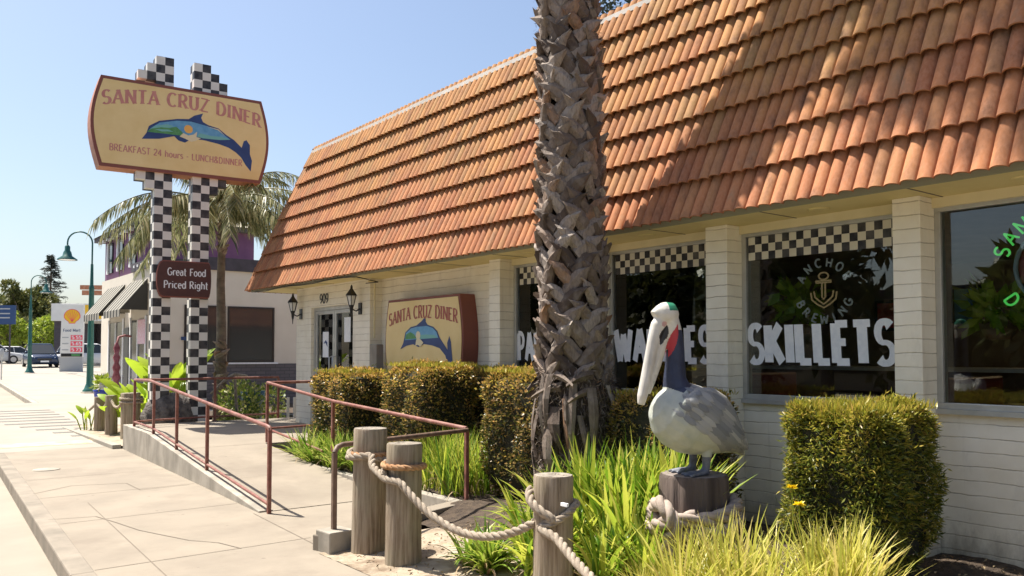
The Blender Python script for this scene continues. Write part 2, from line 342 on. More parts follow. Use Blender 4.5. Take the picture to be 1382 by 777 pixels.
def m_boot():
    m,nt,b,o=newmat('palm_leaf_base'); g=nt.nodes.new('ShaderNodeNewGeometry')
    c=ramp(nt,g.outputs['Random Per Island'],[(0,(.07,.046,.033)),(.25,(.15,.108,.08)),(.55,(.25,.195,.155)),(.85,(.40,.335,.28)),(1,(.26,.13,.06))])
    f=noise(nt,coords(nt,(1,1,.25)),60,6,.7); c2=mixc(nt,ramp(nt,f,[(.42,(0,)*3),(.75,(.8,)*3)]),c,(.075,.055,.045))
    c3=mixc(nt,ramp(nt,noise(nt,coords(nt),9,4),[(.5,(0,)*3),(.8,(.5,)*3)]),c2,(.36,.31,.26))
    nt.links.new(c3,b.inputs['Base Color']); b.inputs['Roughness'].default_value=.85; bump(nt,b,f,.8,.01); return m
M['boot']=m_boot()
M['fibre']=mat('palm_fibre_skirt',(.03,.02,.016),(.15,.11,.085),24,.95,bs=1,bsc=60,bd=.03,stretch=(1,1,.15))
G=lambda *a:[(i/(len(a)-1),c) for i,c in enumerate(a)]
M['hedge']=leafmat('hedge_leaf',[(0,(.035,.055,.010)),(.35,(.09,.125,.018)),(.62,(.23,.24,.03)),(.84,(.46,.38,.07)),(1,(.56,.31,.13))],.32,.38,3.5,.3)
M['hedgetop']=leafmat('hedge_new_growth',G((.16,.20,.025),(.34,.34,.04),(.50,.42,.06),(.54,.33,.12)),.4,.4,3,.3)
M['hedgered']=leafmat('rusty_hedge_leaf',[(0,(.022,.035,.008)),(.35,(.07,.085,.018)),(.58,(.20,.17,.045)),(.80,(.40,.26,.10)),(1,(.50,.36,.16))],.28,.38,3.5,.3)
M['hedgetopred']=leafmat('orange_new_growth',G((.30,.28,.04),(.52,.40,.07),(.66,.42,.13),(.60,.30,.12)),.4,.4,3,.3)
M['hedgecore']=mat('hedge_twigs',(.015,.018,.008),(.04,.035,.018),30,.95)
M['grass']=leafmat('strap_leaf',G((.06,.15,.015),(.18,.31,.02),(.34,.43,.045),(.50,.53,.07),(.60,.57,.13)),.5,.4)
M['grassdk']=leafmat('strap_leaf_dark',G((.07,.16,.015),(.18,.30,.03),(.36,.44,.06),(.55,.54,.16)),.45,.4)
M['grasspale']=leafmat('pale_grass_blade',G((.30,.32,.05),(.50,.50,.08),(.66,.60,.14),(.66,.54,.20)),.45,.4)
M['deadblade']=leafmat('dead_brown_blade',G((.16,.09,.04),(.32,.22,.11),(.50,.40,.24)),.25,.6)
M['banana']=leafmat('broad_leaf',G((.22,.38,.02),(.36,.50,.035),(.46,.55,.06)),.5,.35)
M['shrub']=leafmat('shrub_leaf',G((.06,.11,.02),(.16,.24,.03),(.32,.36,.07),(.5,.46,.2)),.4,.45)
M['treeleaf']=leafmat('tree_leaf',G((.045,.06,.018),(.08,.10,.025),(.15,.15,.04),(.20,.18,.06)),.3,.5,.35,.4)
M['limeleaf']=leafmat('lime_leaf',G((.16,.24,.02),(.28,.36,.04),(.38,.42,.06)),.45,.5)
M['pineleaf']=leafmat('pine_needles',G((.018,.03,.025),(.03,.045,.035),(.055,.065,.05)),.15,.6)
M['frond']=leafmat('palm_frond',G((.08,.11,.04),(.15,.18,.06),(.25,.26,.11),(.38,.34,.18)),.35,.35)
M['frondg']=leafmat('greyish_palm_frond',G((.07,.09,.04),(.17,.19,.08),(.32,.32,.16),(.50,.47,.28)),.35,.4)
M['frondy']=leafmat('yellow_palm_frond',G((.26,.27,.04),(.38,.36,.06),(.42,.36,.10)),.4,.4)
M['flower']=leafmat('yellow_flower',G((.85,.62,.01),(.9,.72,.03)),.3,.5)
M['litter']=leafmat('dry_leaf_litter',G((.10,.06,.03),(.24,.16,.08),(.42,.32,.18)),.1,.8)

# ------------------------------------------------------------------ lettering (own stroke font)
def arc(cx,cy,rx,ry,a0,a1,n=12): return [(cx+rx*math.cos(rad(a0+(a1-a0)*i/n)),cy+ry*math.sin(rad(a0+(a1-a0)*i/n))) for i in range(n+1)]
GL={
'A':(.72,[[(.04,0),(.36,1)],[(.36,1),(.68,0)],[(.16,.34),(.56,.34)]]),
'B':(.62,[[(.1,0),(.1,1)],[(.1,1)]+arc(.3,.76,.22,.24,90,-90)+[(.1,.52)],[(.1,.52)]+arc(.3,.26,.26,.26,90,-90)+[(.1,0)]]),
'C':(.68,[arc(.38,.5,.32,.5,48,312,18)]),
'D':(.7,[[(.1,0),(.1,1)],[(.1,1)]+arc(.3,.5,.34,.5,90,-90,16)+[(.1,0)]]),
'E':(.58,[[(.1,0),(.1,1)],[(.1,.98),(.52,.98)],[(.1,.52),(.44,.52)],[(.1,.02),(.54,.02)]]),
'F':(.55,[[(.1,0),(.1,1)],[(.1,.98),(.52,.98)],[(.1,.52),(.44,.52)]]),
'G':(.72,[arc(.38,.5,.32,.5,48,350,18)+[(.66,.42)],[(.44,.44),(.7,.44)]]),
'H':(.72,[[(.1,0),(.1,1)],[(.62,0),(.62,1)],[(.1,.5),(.62,.5)]]),
'I':(.3,[[(.15,0),(.15,1)]]),
'K':(.66,[[(.1,0),(.1,1)],[(.1,.42),(.58,1)],[(.24,.56),(.62,0)]]),
'L':(.55,[[(.1,0),(.1,1)],[(.1,.02),(.52,.02)]]),
'M':(.86,[[(.1,0),(.1,1)],[(.1,1),(.43,.15)],[(.43,.15),(.76,1)],[(.76,1),(.76,0)]]),
'N':(.74,[[(.1,0),(.1,1)],[(.1,1),(.64,0)],[(.64,0),(.64,1)]]),
'O':(.74,[arc(.37,.5,.32,.5,90,450,22)]),
'P':(.6,[[(.1,0),(.1,1)],[(.1,1)]+arc(.3,.73,.25,.27,90,-90)+[(.1,.46)]]),
'R':(.66,[[(.1,0),(.1,1)],[(.1,1)]+arc(.3,.75,.24,.25,90,-90)+[(.1,.5)],[(.3,.5),(.6,0)]]),
'S':(.6,[arc(.3,.74,.22,.26,35,270,12)[:-1]+arc(.3,.25,.24,.25,90,-145,14)]),
'T':(.62,[[(.31,0),(.31,1)],[(.03,.98),(.59,.98)]]),
'U':(.7,[[(.1,1),(.1,.35)]+arc(.35,.33,.25,.33,180,360,12)+[(.6,.35),(.6,1)]]),
'W':(.98,[[(.04,1),(.27,0)],[(.27,0),(.49,.85)],[(.49,.85),(.71,0)],[(.71,0),(.94,1)]]),
'Z':(.62,[[(.06,.98),(.56,.98)],[(.56,.98),(.06,.02)],[(.06,.02),(.58,.02)]]),
'&':(.74,[[(.7,0),(.2,.66)]+arc(.34,.8,.17,.2,200,-40,10)+[(.16,.4)]+arc(.3,.22,.24,.22,140,300,10)+[(.66,.42)]]),
'-':(.4,[[(.05,.4),(.35,.4)]]),' ':(.36,[]),'.':(.2,[[(.06,.04),(.14,.04)]]),
'0':(.6,[arc(.3,.5,.24,.5,90,450,20)]),
'2':(.6,[arc(.3,.74,.22,.26,170,-30,10)+[(.06,.03)],[(.06,.03),(.55,.03)]]),
'4':(.62,[[(.44,0),(.44,1)],[(.44,1),(.04,.3)],[(.04,.3),(.6,.3)]]),
'5':(.6,[[(.5,.98),(.12,.98)],[(.12,.98),(.1,.55)]+arc(.28,.31,.25,.31,120,-140,12)]),
'9':(.6,[arc(.3,.7,.23,.3,0,360,16),[(.53,.7),(.5,.3),(.2,0)]]),
'3':(.6,[arc(.27,.75,.22,.25,150,-90,10),arc(.27,.26,.25,.26,90,-150,12)]),
'7':(.6,[[(.05,.98),(.55,.98)],[(.55,.98),(.2,0)]]),
'6':(.6,[arc(.3,.3,.23,.3,0,360,16),[(.07,.3),(.12,.7),(.42,1)]]),
'8':(.6,[arc(.3,.75,.2,.25,0,360,14),arc(.3,.26,.24,.26,0,360,14)]),
'a':(.54,[arc(.24,.22,.2,.22,0,360,14),[(.45,.62),(.45,0)],[(.45,.5)]+arc(.27,.48,.18,.18,10,150,6)]),
'c':(.5,[arc(.28,.33,.23,.33,50,310,12)]),
'd':(.6,[arc(.27,.33,.22,.33,0,360,14),[(.5,0),(.5,1)]]),
'e':(.54,[[(.06,.36),(.5,.36)]+arc(.28,.33,.22,.33,10,310,14)]),
'g':(.58,[arc(.27,.35,.21,.31,0,360,14),[(.48,.66),(.48,-.05)]+arc(.27,-.06,.21,.2,0,-150,8)]),
'h':(.6,[[(.1,0),(.1,1)],arc(.3,.42,.2,.24,180,0,8)+[(.5,0)]]),
'i':(.26,[[(.13,0),(.13,.66)],[(.12,.86),(.14,.93)]]),
'o':(.58,[arc(.29,.33,.23,.33,90,450,16)]),
'r':(.42,[[(.1,0),(.1,.66)],[(.1,.4)]+arc(.28,.42,.17,.24,160,40,6)]),
's':(.46,[arc(.23,.5,.16,.17,30,270,8)[:-1]+arc(.23,.17,.18,.17,90,-150,8)]),
't':(.4,[[(.16,.95),(.16,.15)]+arc(.27,.14,.11,.14,180,300,6),[(.02,.66),(.36,.66)]]),
'u':(.6,[[(.1,.66),(.1,.25)]+arc(.28,.22,.18,.22,180,330,8)+[(.48,.25)],[(.5,.66),(.5,0)]]),
}
def textpolys(txt,thick=.16,thin=.08,serif=.0,track=.06,flare=0,slant=0):
    """list of polygons in (u,v) units of cap height, total width"""
    out=[];x=0
    for ch in txt:
        w,sts=GL[ch]
        for st in sts:
            n=len(st)
            Pp=[Vector(p) for p in st]; L=[];Rr=[]
            for i in range(n):
                if n>2 and (Pp[0]-Pp[-1]).length<1e-4 and i in(0,n-1): t=(Pp[1]-Pp[-2])
                else: t=Pp[min(i+1,n-1)]-Pp[max(i-1,0)]
                if t.length<1e-6: t=Vector((0,1))
                t.normalize(); nn=Vector((-t.y,t.x)); hw=(thin+(thick-thin)*abs(t.y)**1.5)/2
                if t.x*t.y>0.05 and abs(t.y)>.5 and n==2 and ch in 'AMNWUZK': hw=(thin+thick*.25)/2 if ch!='K' else hw
                if flare: hw*=1+flare*abs(2*i/(n-1)-1)**2-(flare*.25)
                L.append(Pp[i]+nn*hw); Rr.append(Pp[i]-nn*hw)
            for i in range(n-1): out.append([(x+p.x,p.y) for p in (L[i],L[i+1],Rr[i+1],Rr[i])])
            if serif:
                for e,q in ((Pp[0],Pp[1]),(Pp[-1],Pp[-2])):
                    dd=q-e
                    if abs(dd.y)>abs(dd.x)*.8 and (abs(e.y)<.03 or abs(e.y-1)<.03) and not(ch in 'SCGBD09&'):
                        y0,y1=(e.y,e.y+.07) if e.y<.5 else (e.y-.07,e.y)
                        out.append([(x+e.x-serif,y0),(x+e.x+serif,y0),(x+e.x+serif*.85,y1),(x+e.x-serif*.85,y1)])
        x+=w+track
    if slant: out=[[(u+slant*v,v) for u,v in p] for p in out]
    return out,x-track
def lettering(name,txt,fn,mat_,parent,height=1,width=None,thick=.16,thin=.08,serif=0,track=.06,nv=(0,0,0),arch=0,fan=0,flare=0,slant=0):
    """fn maps (u,v) in metres to a 3D point; nv is the outward normal used to stagger the strokes a hair apart"""
    ps,w=textpolys(txt,thick,thin,serif,track,flare,slant); sx=(width/w) if width else height
    mb=MB(); nv=Vector(nv)
    for k,poly in enumerate(ps):
        off=nv*(.0012+.00035*(k%5)+.00007*(k%7))
        pts=[]
        for u,v in poly:
            c=(u/w-.5)*2
            vv=v*height*(1+fan*c*c)-arch*c*c*height
            pts.append(Vector(fn(u*sx,vv))+off)
        mb.poly(pts)
    return mb.obj(name,mat_,parent)

# ------------------------------------------------------------------ setting: ground
def sheet(name,pts,z,m,dz=0,nx=1):
    pass
def strip(name,xl,xr,ys,zf,m,parent=None):
    mb=MB(); vs=[];fs=[]
    for y in ys: vs+=[(xl(y),y,zf(y)),(xr(y),y,zf(y))]
    for i in range(len(ys)-1): fs.append((2*i,2*i+1,2*i+3,2*i+2))
    mb.add(vs,fs); return mb.obj(name,m,parent)
Ys=[-14,-6,0,6,10,14,18,22,26,30,40,60,80,110,160,260]
yy=lambda a,b:[a]+[y for y in Ys if a<y<b]+[b]
st=lambda o:tag(o,kind='structure')
mb=MB(); gy=[-900,-14,14,110,1500]
vs=[];fs=[]
for y in gy: vs+=[(-900,y,zg(y)-.30),(900,y,zg(y)-.30)]
for i in range(len(gy)-1): fs.append((2*i,2*i+1,2*i+3,2*i+2))
mb.add(vs,fs); st(mb.obj('terrain',M['terrain']))
kx=lambda y:1.24+.051*(y-6.8)         # near kerb line
kx2=lambda y:4.1+.053*(y-27.4)        # far kerb line
st(strip('road',lambda y:-16,lambda y:8,yy(-14,260),lambda y:zg(y)-.15,M['road']))
st(strip('asphalt_road',lambda y:-15.5,lambda y:kx(y)-2.2,yy(-14,27.5),lambda y:zg(y)-.145,M['asphaltdk']))
st(strip('asphalt_lane',lambda y:-16,lambda y:kx2(y)-.9,yy(27.5,120),lambda y:zg(y)-.144,M['asphalt']))
# near sidewalk and its kerb
def slab(name,xl,xr,ys,zt,zb,m):
    mb=MB()
    for a,b in zip(ys[:-1],ys[1:]):
        mb.add([(xl(a),a,zt(a)),(xr(a),a,zt(a)),(xr(b),b,zt(b)),(xl(b),b,zt(b)),(xl(a),a,zb(a)),(xr(a),a,zb(a)),(xr(b),b,zb(b)),(xl(b),b,zb(b))],
         [(0,1,2,3),(0,4,5,1),(3,2,6,7),(0,3,7,4),(1,5,6,2)])
    return mb
kerb=slab('kerb',lambda y:kx(y)-.02,lambda y:kx(y)+.15,[-14,0,6.8,12,15.8],lambda y:.004,lambda y:-.25,None).obj('kerb',M['kerbmat'],bev=.015); st(kerb)
sw=slab('sidewalk',lambda y:kx(y)+.14,lambda y:4.9 if y>6.2 else 3.0+.0*(y),[-14,6.2],lambda y:0,lambda y:-.2,None)
sw.add(*[ [(kx(6.2)+.14,6.2,0),(4.9,6.2,0),(4.9,15.9,0),(kx(15.9)+.14,15.9,0)],[(0,1,2,3)]])
sidewalk=st(sw.obj('sidewalk',M['concrete']))
# apron where the driveway crosses
az_=lambda y:-.004+(zg(28)+.016)*(y-15.9)/12.1
st(strip('driveway',lambda y:kx(y)-.1,lambda y:7.5,[15.9,18,20,22,24,26,28],az_,M['concrete_white']))
fl_=MB(); fl_.add([(kx(15.9)-.1,15.92,-.006),(.2,15.92,-.14),(.2,15.92,-.2),(kx(15.9)-.1,15.92,-.2)],[(0,1,2,3)]); fl_.add([(.2,15.92,-.14),(-1.5,18,-.135),(-1.5,18,-.2),(.2,15.92,-.2)],[(0,1,2,3)]); fl_.add([(-1.5,18,-.135),(-2.5,28,0),(-2.5,28,-.2),(-1.5,18,-.2)],[(0,1,2,3)]); fl_.add([(kx(15.9)-.1,15.92,-.006),(kx(28)-.1,28,az_(28)-.002),(-2.5,28,-.0),(-1.5,18,-.135),(.2,15.92,-.14)],[(0,1,2),(0,2,3),(0,3,4)]); st(fl_.obj('driveway_flare',M['concrete_white']))
far=slab('far',kx2,lambda y:16+.05*y,yy(27,130),lambda y:zg(y)+.0,lambda y:zg(y)-.3,None)
st(far.obj('far_sidewalk',M['concrete_white']))
st(slab('k',lambda y:kx2(y)-.16,lambda y:kx2(y)-.003,yy(27.1,130),lambda y:zg(y)+.006,lambda y:zg(y)-.3,None).obj('far_kerb',M['concrete_wall'],bev=.02))
st(slab('lot',lambda y:kx2(y)+4,lambda y:60,yy(36,130),lambda y:zg(y)+.012,lambda y:zg(y)-.3,None).obj('forecourt',M['concrete_white']))
# painted markings
for i in range(10):
    y=17.9+i*.78
    x0=3.0-.30*i*.62+ .2; 
    m_=MB(); zz=lambda yy_:az_(yy_)+.005
    m_.add([(x0,y,zz(y)),(3.75+.02*i,y-.05,zz(y)),(3.75+.02*i,y+.17,zz(y+.2)),(x0,y+.2,zz(y+.2))],[(0,1,2,3)])
    st(m_.obj('crosswalk_groove',M['groove']))
m_=MB(); m_.add([(1.75,16.55,az_(16.55)+.004),(3.3,16.55,az_(16.55)+.004),(3.4,17.15,az_(17.15)+.004),(1.85,17.25,az_(17.25)+.004)],[(0,1,2,3)]); st(m_.obj('yellow_marking',M['paintyellow']))
def line(name,pts,w=.012,z=.003,m=None,parent=None):
    mb=MB()
    for a,b in zip(pts[:-1],pts[1:]):
        a=Vector((a[0],a[1]));b=Vector((b[0],b[1])); t=(b-a).normalized(); n_=Vector((-t.y,t.x))*w/2
        mb.add([(*(a-n_),z),(*(a+n_),z),(*(b+n_),z),(*(b-n_),z)],[(0,1,2,3)])
    return mb.obj(name,m or M['joint'],parent)
for y in (-1.2,.8,2.8,4.8,6.85,8.9,10.6,12.2,14.2):
    line('pavement_joint',[(kx(y)+.15,y),(3.0 if y<6.2 else 3.18+.04*(y-8.2),y+.06)],.010,.003,None,sidewalk)
line('pavement_joint',[(kx(-2)+.55,-2),(kx(10)+.55,10)],.008,.0035,None,sidewalk)
line('pavement_joint',[(3.02,6.3),(3.14,8.3)],.010,.0035,None,sidewalk)
line('pavement_crack',[(kx(9)+.1,9.2),(1.85,9.1),(1.93,8.7),(2.02,8.15),(2.1,7.9),(2.25,7.45),(2.42,7.2),(2.5,6.87)],.010,.004,None,sidewalk)
line('pavement_crack',[(kx(11)+.12,11.0),(2.05,11.4),(2.62,11.2),(2.62,10.55),(3.2,10.6)],.012,.004,None,sidewalk)
line('pavement_crack',[(2.3,5.2),(2.55,4.9),(2.62,4.4),(2.9,4.1)],.006,.004,None,sidewalk)
mc=MB(); mc.lathe([(.17,0),(.17,.006),(.15,.007)],(2.05,13.2,.001),24); o=mc.obj('utility_cover',M['concrete_wall'],sidewalk)

# ramp and landing
le=lambda y:3.19+.045*(y-8.2)
rz_=lambda y:max(.006,min(.40,.40*(y-8.3)/5.2)) 
rm=MB()
for a,b in ((8.3,11),(11,12.05),(12.05,13.5),(13.5,15.25)):
    xr=(4.72,4.72) if b<=12.05 else (6.3,6.3)
    rm.add([(le(a)+.14,a,rz_(a)),(xr[0],a,rz_(a)),(xr[1],b,rz_(b)),(le(b)+.14,b,rz_(b))],[(0,1,2,3)])
rm.add([(4.72,12.05,.398),(6.3,12.05,.398),(6.3,13.5,.3985),(4.72,13.5,.3985)],[(0,1,2,3)]) if False else None
rm.add([(4.72,12.05,0),(6.3,12.05,0),(6.3,12.05,rz_(12.05)),(4.72,12.05,rz_(12.05))],[(0,1,2,3)])
rm.add([(le(15.25),15.25,-.1),(6.6,15.25,-.1),(6.6,15.25,.4),(le(15.25),15.25,.4)],[(0,3,2,1)])
rm.add([(6.3,14.2,.4),(6.6,14.2,.4),(6.6,15.25,.4),(6.3,15.25,.4)],[(0,1,2,3)])
ramp_=st(rm.obj('ramp',M['concrete']))
rw=MB()
for a,b in ((8.3,13.5),(13.5,15.3)):
    rw.add([(le(a),a,rz_(a)+.012),(le(a)+.15,a,rz_(a)+.012),(le(b)+.15,b,rz_(b)+.012),(le(b),b,rz_(b)+.012),(le(a),a,-.1),(le(a)+.15,a,-.1),(le(b)+.15,b,-.1),(le(b),b,-.1)],
      [(0,1,2,3),(0,4,5,1),(3,2,6,7),(0,3,7,4),(1,5,6,2)])
st(rw.obj('ramp_kerb_wall',M['concrete_wall'],bev=.008))
line('pavement_joint',[(3.35,9.9),(4.72,9.95)],.010,rz_(9.9)+.004,None,ramp_)
line('pavement_joint',[(3.45,12.02),(4.72,12.06)],.010,rz_(12.02)+.004,None,ramp_)
pk=MB()
pk.box(4.70,4.82,7.0,12.05,-.1,.13)
st(pk.obj('planter_kerb',M['concrete_wall'],bev=.01))
nk=MB(); a=math.atan2(.63,1.83)
nk.box(3.0,4.85,6.30,6.48,-.1,.13,rz=a,piv=(3.0,6.3)); st(nk.obj('path_kerb',M['concrete'],bev=.012))
# planting soil
def soilz(x,y):
    t=max(0,min(1,(x-3.0)/2.0)); m=.003+.127*t
    m+=.02*math.sin(x*5.3+y*2.1)*t+.012*math.sin(y*7.7+x)*t
    d=math.hypot(x-5.09,y-5.64); m+=.16*math.exp(-(d/.6)**2)
    return m
def soil_grid(name,x0,x1,y0,y1,st_,m,fn):
    nx=int((x1-x0)/st_);ny=int((y1-y0)/st_);vs=[];fs=[]
    for j in range(ny+1):
        for i in range(nx+1):
            x=x0+(x1-x0)*i/nx;y=y0+(y1-y0)*j/ny; vs.append((x,y,fn(x,y)+R.uniform(-.006,.006)))
    for j in range(ny):
        for i in range(nx):
            a=j*(nx+1)+i; fs.append((a,a+1,a+nx+2,a+nx+1))
    mb=MB(); mb.add(vs,fs,0,True); return mb.obj(name,m)
st(soil_grid('dry_dirt',2.93,4.02,-3,6.32,.07,M['sand'],soilz))
st(soil_grid('soil',4.02,6.3,-3,6.98,.07,M['soil'],soilz))
st(soil_grid('soil_bed',4.82,6.3,6.98,12.05,.1,M['soil'],lambda x,y:.12+.015*math.sin(x*6+y*3)))
st(soil_grid('verge',3.5,6.4,15.35,20.0,.12,M['sand'],lambda x,y:.05+.03*math.sin(x*3+y*2)*math.sin(y)))
st(soil_grid('far_bed',5.2,12,20.0,23.5,.3,M['soil'],lambda x,y:.12+.04*math.sin(x*3+y*2)))
vk=MB(); vk.box(3.36,3.5,15.35,20,-.1,.07); st(vk.obj('verge_kerb',M['concrete_white'],bev=.01))
n=3400
lx=RN.uniform(3.05,6.2,n);ly=RN.uniform(1.0,6.2,n)
lp=np.array([(x,y,soilz(x,y)+.012) for x,y in zip(lx,ly)])
ld=RN.normal(size=(n,3));ld[:,2]*=.45
tag(leaves('leaf_litter',lp,ld,.035,.012,M['litter']),'dry brown leaf litter and twigs lying on the planting bed','leaf litter',kind='stuff')

# ------------------------------------------------------------------ the diner
Xw=6.3; Xp=6.07; Xe=6.10
ZS=2.76; EX=5.66; RT=(6.50,5.29)
diner=thing('diner','long low diner with clay tiled mansard roof above white slump block walls','building',(6.3,14.15,.13))
def dpart(mb,name,m,parent=diner,bev=0): return world_part(mb.obj(name,m,parent,bev)) if parent is diner else mb.obj(name,m,parent,bev)
def subworld(o,child_of): # child of a part of the diner: both already in world space
    o.parent=child_of; o.matrix_parent_inverse=(Matrix.Translation(diner.location)@diner.rotation_euler.to_matrix().to_4x4()@ (Matrix.Translation(diner.location)@diner.rotation_euler.to_matrix().to_4x4()).inverted()).inverted(); return o
YR=-4.0
w=MB()
w.box(Xw,Xw+.2,YR,8.24,-.3,1.20)                 # below windows
w.box(Xw,Xw+.2,YR,8.24,2.70,ZS)                  # above windows
w.box(Xw,Xw+.2,8.24,11.42,-.3,ZS)                # sign wall
# entry block with door opening
w.box(Xe,Xw+.2,11.42,11.98,-.1,ZS); w.box(Xe,Xw+.2,13.54,14.15,-.1,ZS); w.box(Xe,Xw+.2,11.98,13.54,2.40,ZS)
w.box(Xw+.2,16,13.95,14.15,-.1,ZS); w.box(Xw+.2,16,YR,YR+.2,-.1,ZS); w.box(16,16.2,YR,14.15,-.1,ZS)
wall=dpart(w,'wall',M['block'])
for y0,y1 in ((-.80,-.58),(1.05,1.27),(2.98,3.19),(4.71,4.95),(6.42,6.66),(8.08,8.30)):
    p=MB(); p.box(Xp,Xw-.002,y0,y1,-.1,ZS); dpart(p,'pillar',M['block'],bev=.006)
s=MB(); s.box(EX+.03,Xw+.3,YR-.4,15.20,ZS,ZS+.03)
soff=dpart(s,'soffit',M['soffit'])
for y in np.arange(-3.2,15,1.22):
    l=MB(); l.box(EX+.04,Xw-.01,y-.006,y+.006,ZS-.004,ZS-.0005)
    subworld(l.obj('seam',M['black']),soff).data.materials[0]=M['joint']
for y in (2.25,3.75,5.6,7.4,9.9):
    l=MB(); l.lathe([(.07,-.012),(.085,-.006),(.085,-.001)],(6.0,y,ZS),20); subworld(l.obj('soffit_vent',M['soffit']),soff)
fa=MB(); fa.box(EX,EX+.03,YR-.4,15.22,ZS-.012,ZS+.05); dpart(fa,'fascia',mat('grey_green_fascia',(.30,.29,.20),rough=.7))
# ceiling & flat roof & floor
c=MB(); c.box(Xw+.2,16,YR+.2,13.95,ZS-.04,ZS+.02); dpart(c,'ceiling',M['interior'])
c=MB(); c.box(Xw+.2,16,YR+.2,13.95,.2,.42); dpart(c,'floor',mat('dark_tile_floor',(.06,.05,.045),(.10,.085,.07),3,.35))
c=MB(); c.box(RT[0]+.1,15.5,YR-.4,14.2,5.16,5.22); dpart(c,'flat_roof',M['darktrim'])
# tiles
def tiles(O,U,S,Nn,umax,ulim0,ulim1,courses=8,ex=.334,tw=.115,wv=.115):
    """O origin at eave; U along eave, S up the slope, Nn outward normal. ulim0/1(s) clip the ends"""
    V=[];F=[];O=Vector(O);U=Vector(U).normalized();S=Vector(S).normalized();Nn=Vector(Nn).normalized()
    for ci in range(courses):
        s0=ci*ex-.03*(ci==0);s1=(ci+1)*ex+.13
        lo=ulim0(ci*ex+.15);hi=ulim1(ci*ex+.15)
        k=math.floor(lo/tw)
        while k*tw<hi:
            a=max(lo,k*tw);b=min(hi,(k+1)*tw); k+=1
            if b-a<.02: continue
            jit=R.uniform(-.005,.005); lift=R.uniform(-.002,.003)+(.008 if R.random()<.02 else 0)
            cols=max(3,int((b-a)/tw*16)); base=len(V)
            for r,(s,h0) in enumerate(((s0+jit+.12,.036),(s0+jit,.060+lift),(s0+jit,.074+lift),((s0+s1)/2,.038+lift),(s1,.0))):
                for i in range(cols+1):
                    u=a+(b-a)*i/cols; ph=(u/wv)%1.0
                    bar=max(0,math.sin(pi*ph))**.62
                    h=.037*bar
                    hh=h0+h
                    V.append(O+U*u+S*s+Nn*hh)
            for r in range(4):
                for i in range(cols):
                    q=base+r*(cols+1)+i; F.append((q,q+1,q+cols+2,q+cols+1))
    me=bpy.data.meshes.new('tile'); me.from_pydata([tuple(v) for v in V],[],F)
    sm=[True]*len(F); me.polygons.foreach_set('use_smooth',sm); me.materials.append(M['tile']); me.update()
    o=bpy.data.objects.new('tile',me); COL.objects.link(o)
    es=o.modifiers.new('e','EDGE_SPLIT'); es.split_angle=rad(55)
    return o
sl=Vector((RT[0]-EX,0,RT[1]-ZS)); SL=sl.length
rf=MB()
rf.add([(EX+.02,YR-.5,ZS-.0),(EX+.02,15.28,ZS),(RT[0]+.02,14.31,RT[1]),(RT[0]+.02,YR-.5,RT[1])],[(0,1,2,3)])
rf.add([(EX+.02,15.28,ZS),(16.5,15.28,ZS),(15.7,14.31,RT[1]),(RT[0]+.02,14.31,RT[1])],[(0,1,2,3)])
rf.add([(16.5,15.28,ZS),(16.5,YR-.5,ZS),(15.7,YR-.5,RT[1]),(15.7,14.31,RT[1])],[(0,1,2,3)])
rf.add([(EX+.02,YR-.5,ZS),(RT[0],YR-.5,RT[1]),(15.7,YR-.5,RT[1]),(16.5,YR-.5,ZS)],[(0,1,2,3)])
rf.add([(EX+.02,YR-.5,ZS+.04),(16.5,YR-.5,ZS+.04),(16.5,15.28,ZS+.04),(EX+.02,15.28,ZS+.04)],[(0,1,2,3)])
roof=dpart(rf,'roof',M['signborder'])
n_=Vector((-(RT[1]-ZS),0,RT[0]-EX))
t1=tiles((EX,0,ZS+.01),(0,1,0),sl,n_,20,lambda s:YR-.4,lambda s:15.32-s/SL*.99,courses=8,ex=SL/8)
t1.name='roof_tiles'; subworld(t1,roof)
s2=Vector((0,14.33-15.32,RT[1]-ZS))
t2=tiles((0,15.32,ZS+.01),(1,0,0),s2,(0,RT[1]-ZS,.99),20,lambda s:EX+s/SL*.84,lambda s:16.5-s/SL*.8,courses=8,ex=SL/8)
t2.name='roof_tiles'; subworld(t2,roof)
hp=MB(); P0=Vector((EX-.02,15.34,ZS+.02));P1=Vector((RT[0]-.02,14.35,RT[1]+.02))
for i in range(9):
    a=P0.lerp(P1,i/9);b=P0.lerp(P1,(i+1.12)/9 if i<8 else 1)
    hp.tube([a,b],[.052,.040],10)
subworld(hp.obj('hip_tiles',M['tile']),roof)
cp=MB(); 
yq=YR-.4
while yq<14.3:
    y2=min(yq+3.05,14.36); dz=R.uniform(-.006,.006)
    cp.box(RT[0]-.06,RT[0]+.2,yq,y2-.004,RT[1]+.0+dz,RT[1]+.055+dz); yq=y2
subworld(cp.obj('roof_coping',mat('white_coping',(.62,.58,.52),(.74,.70,.64),3,.6)),roof)
# black cable under the eave
cb=MB(); pts=[(EX-.01,15.0-i*.5,ZS-.02-.012*math.sin(i*1.7)) for i in range(0,9)]+[(5.95,10.9,ZS-.10),(6.02,11.4,ZS-.08)]
cb.tube(pts,.008,6); tag(cb.obj('cable',M['black']),'black cable sagging along the lower edge of the tiled roof','cable')

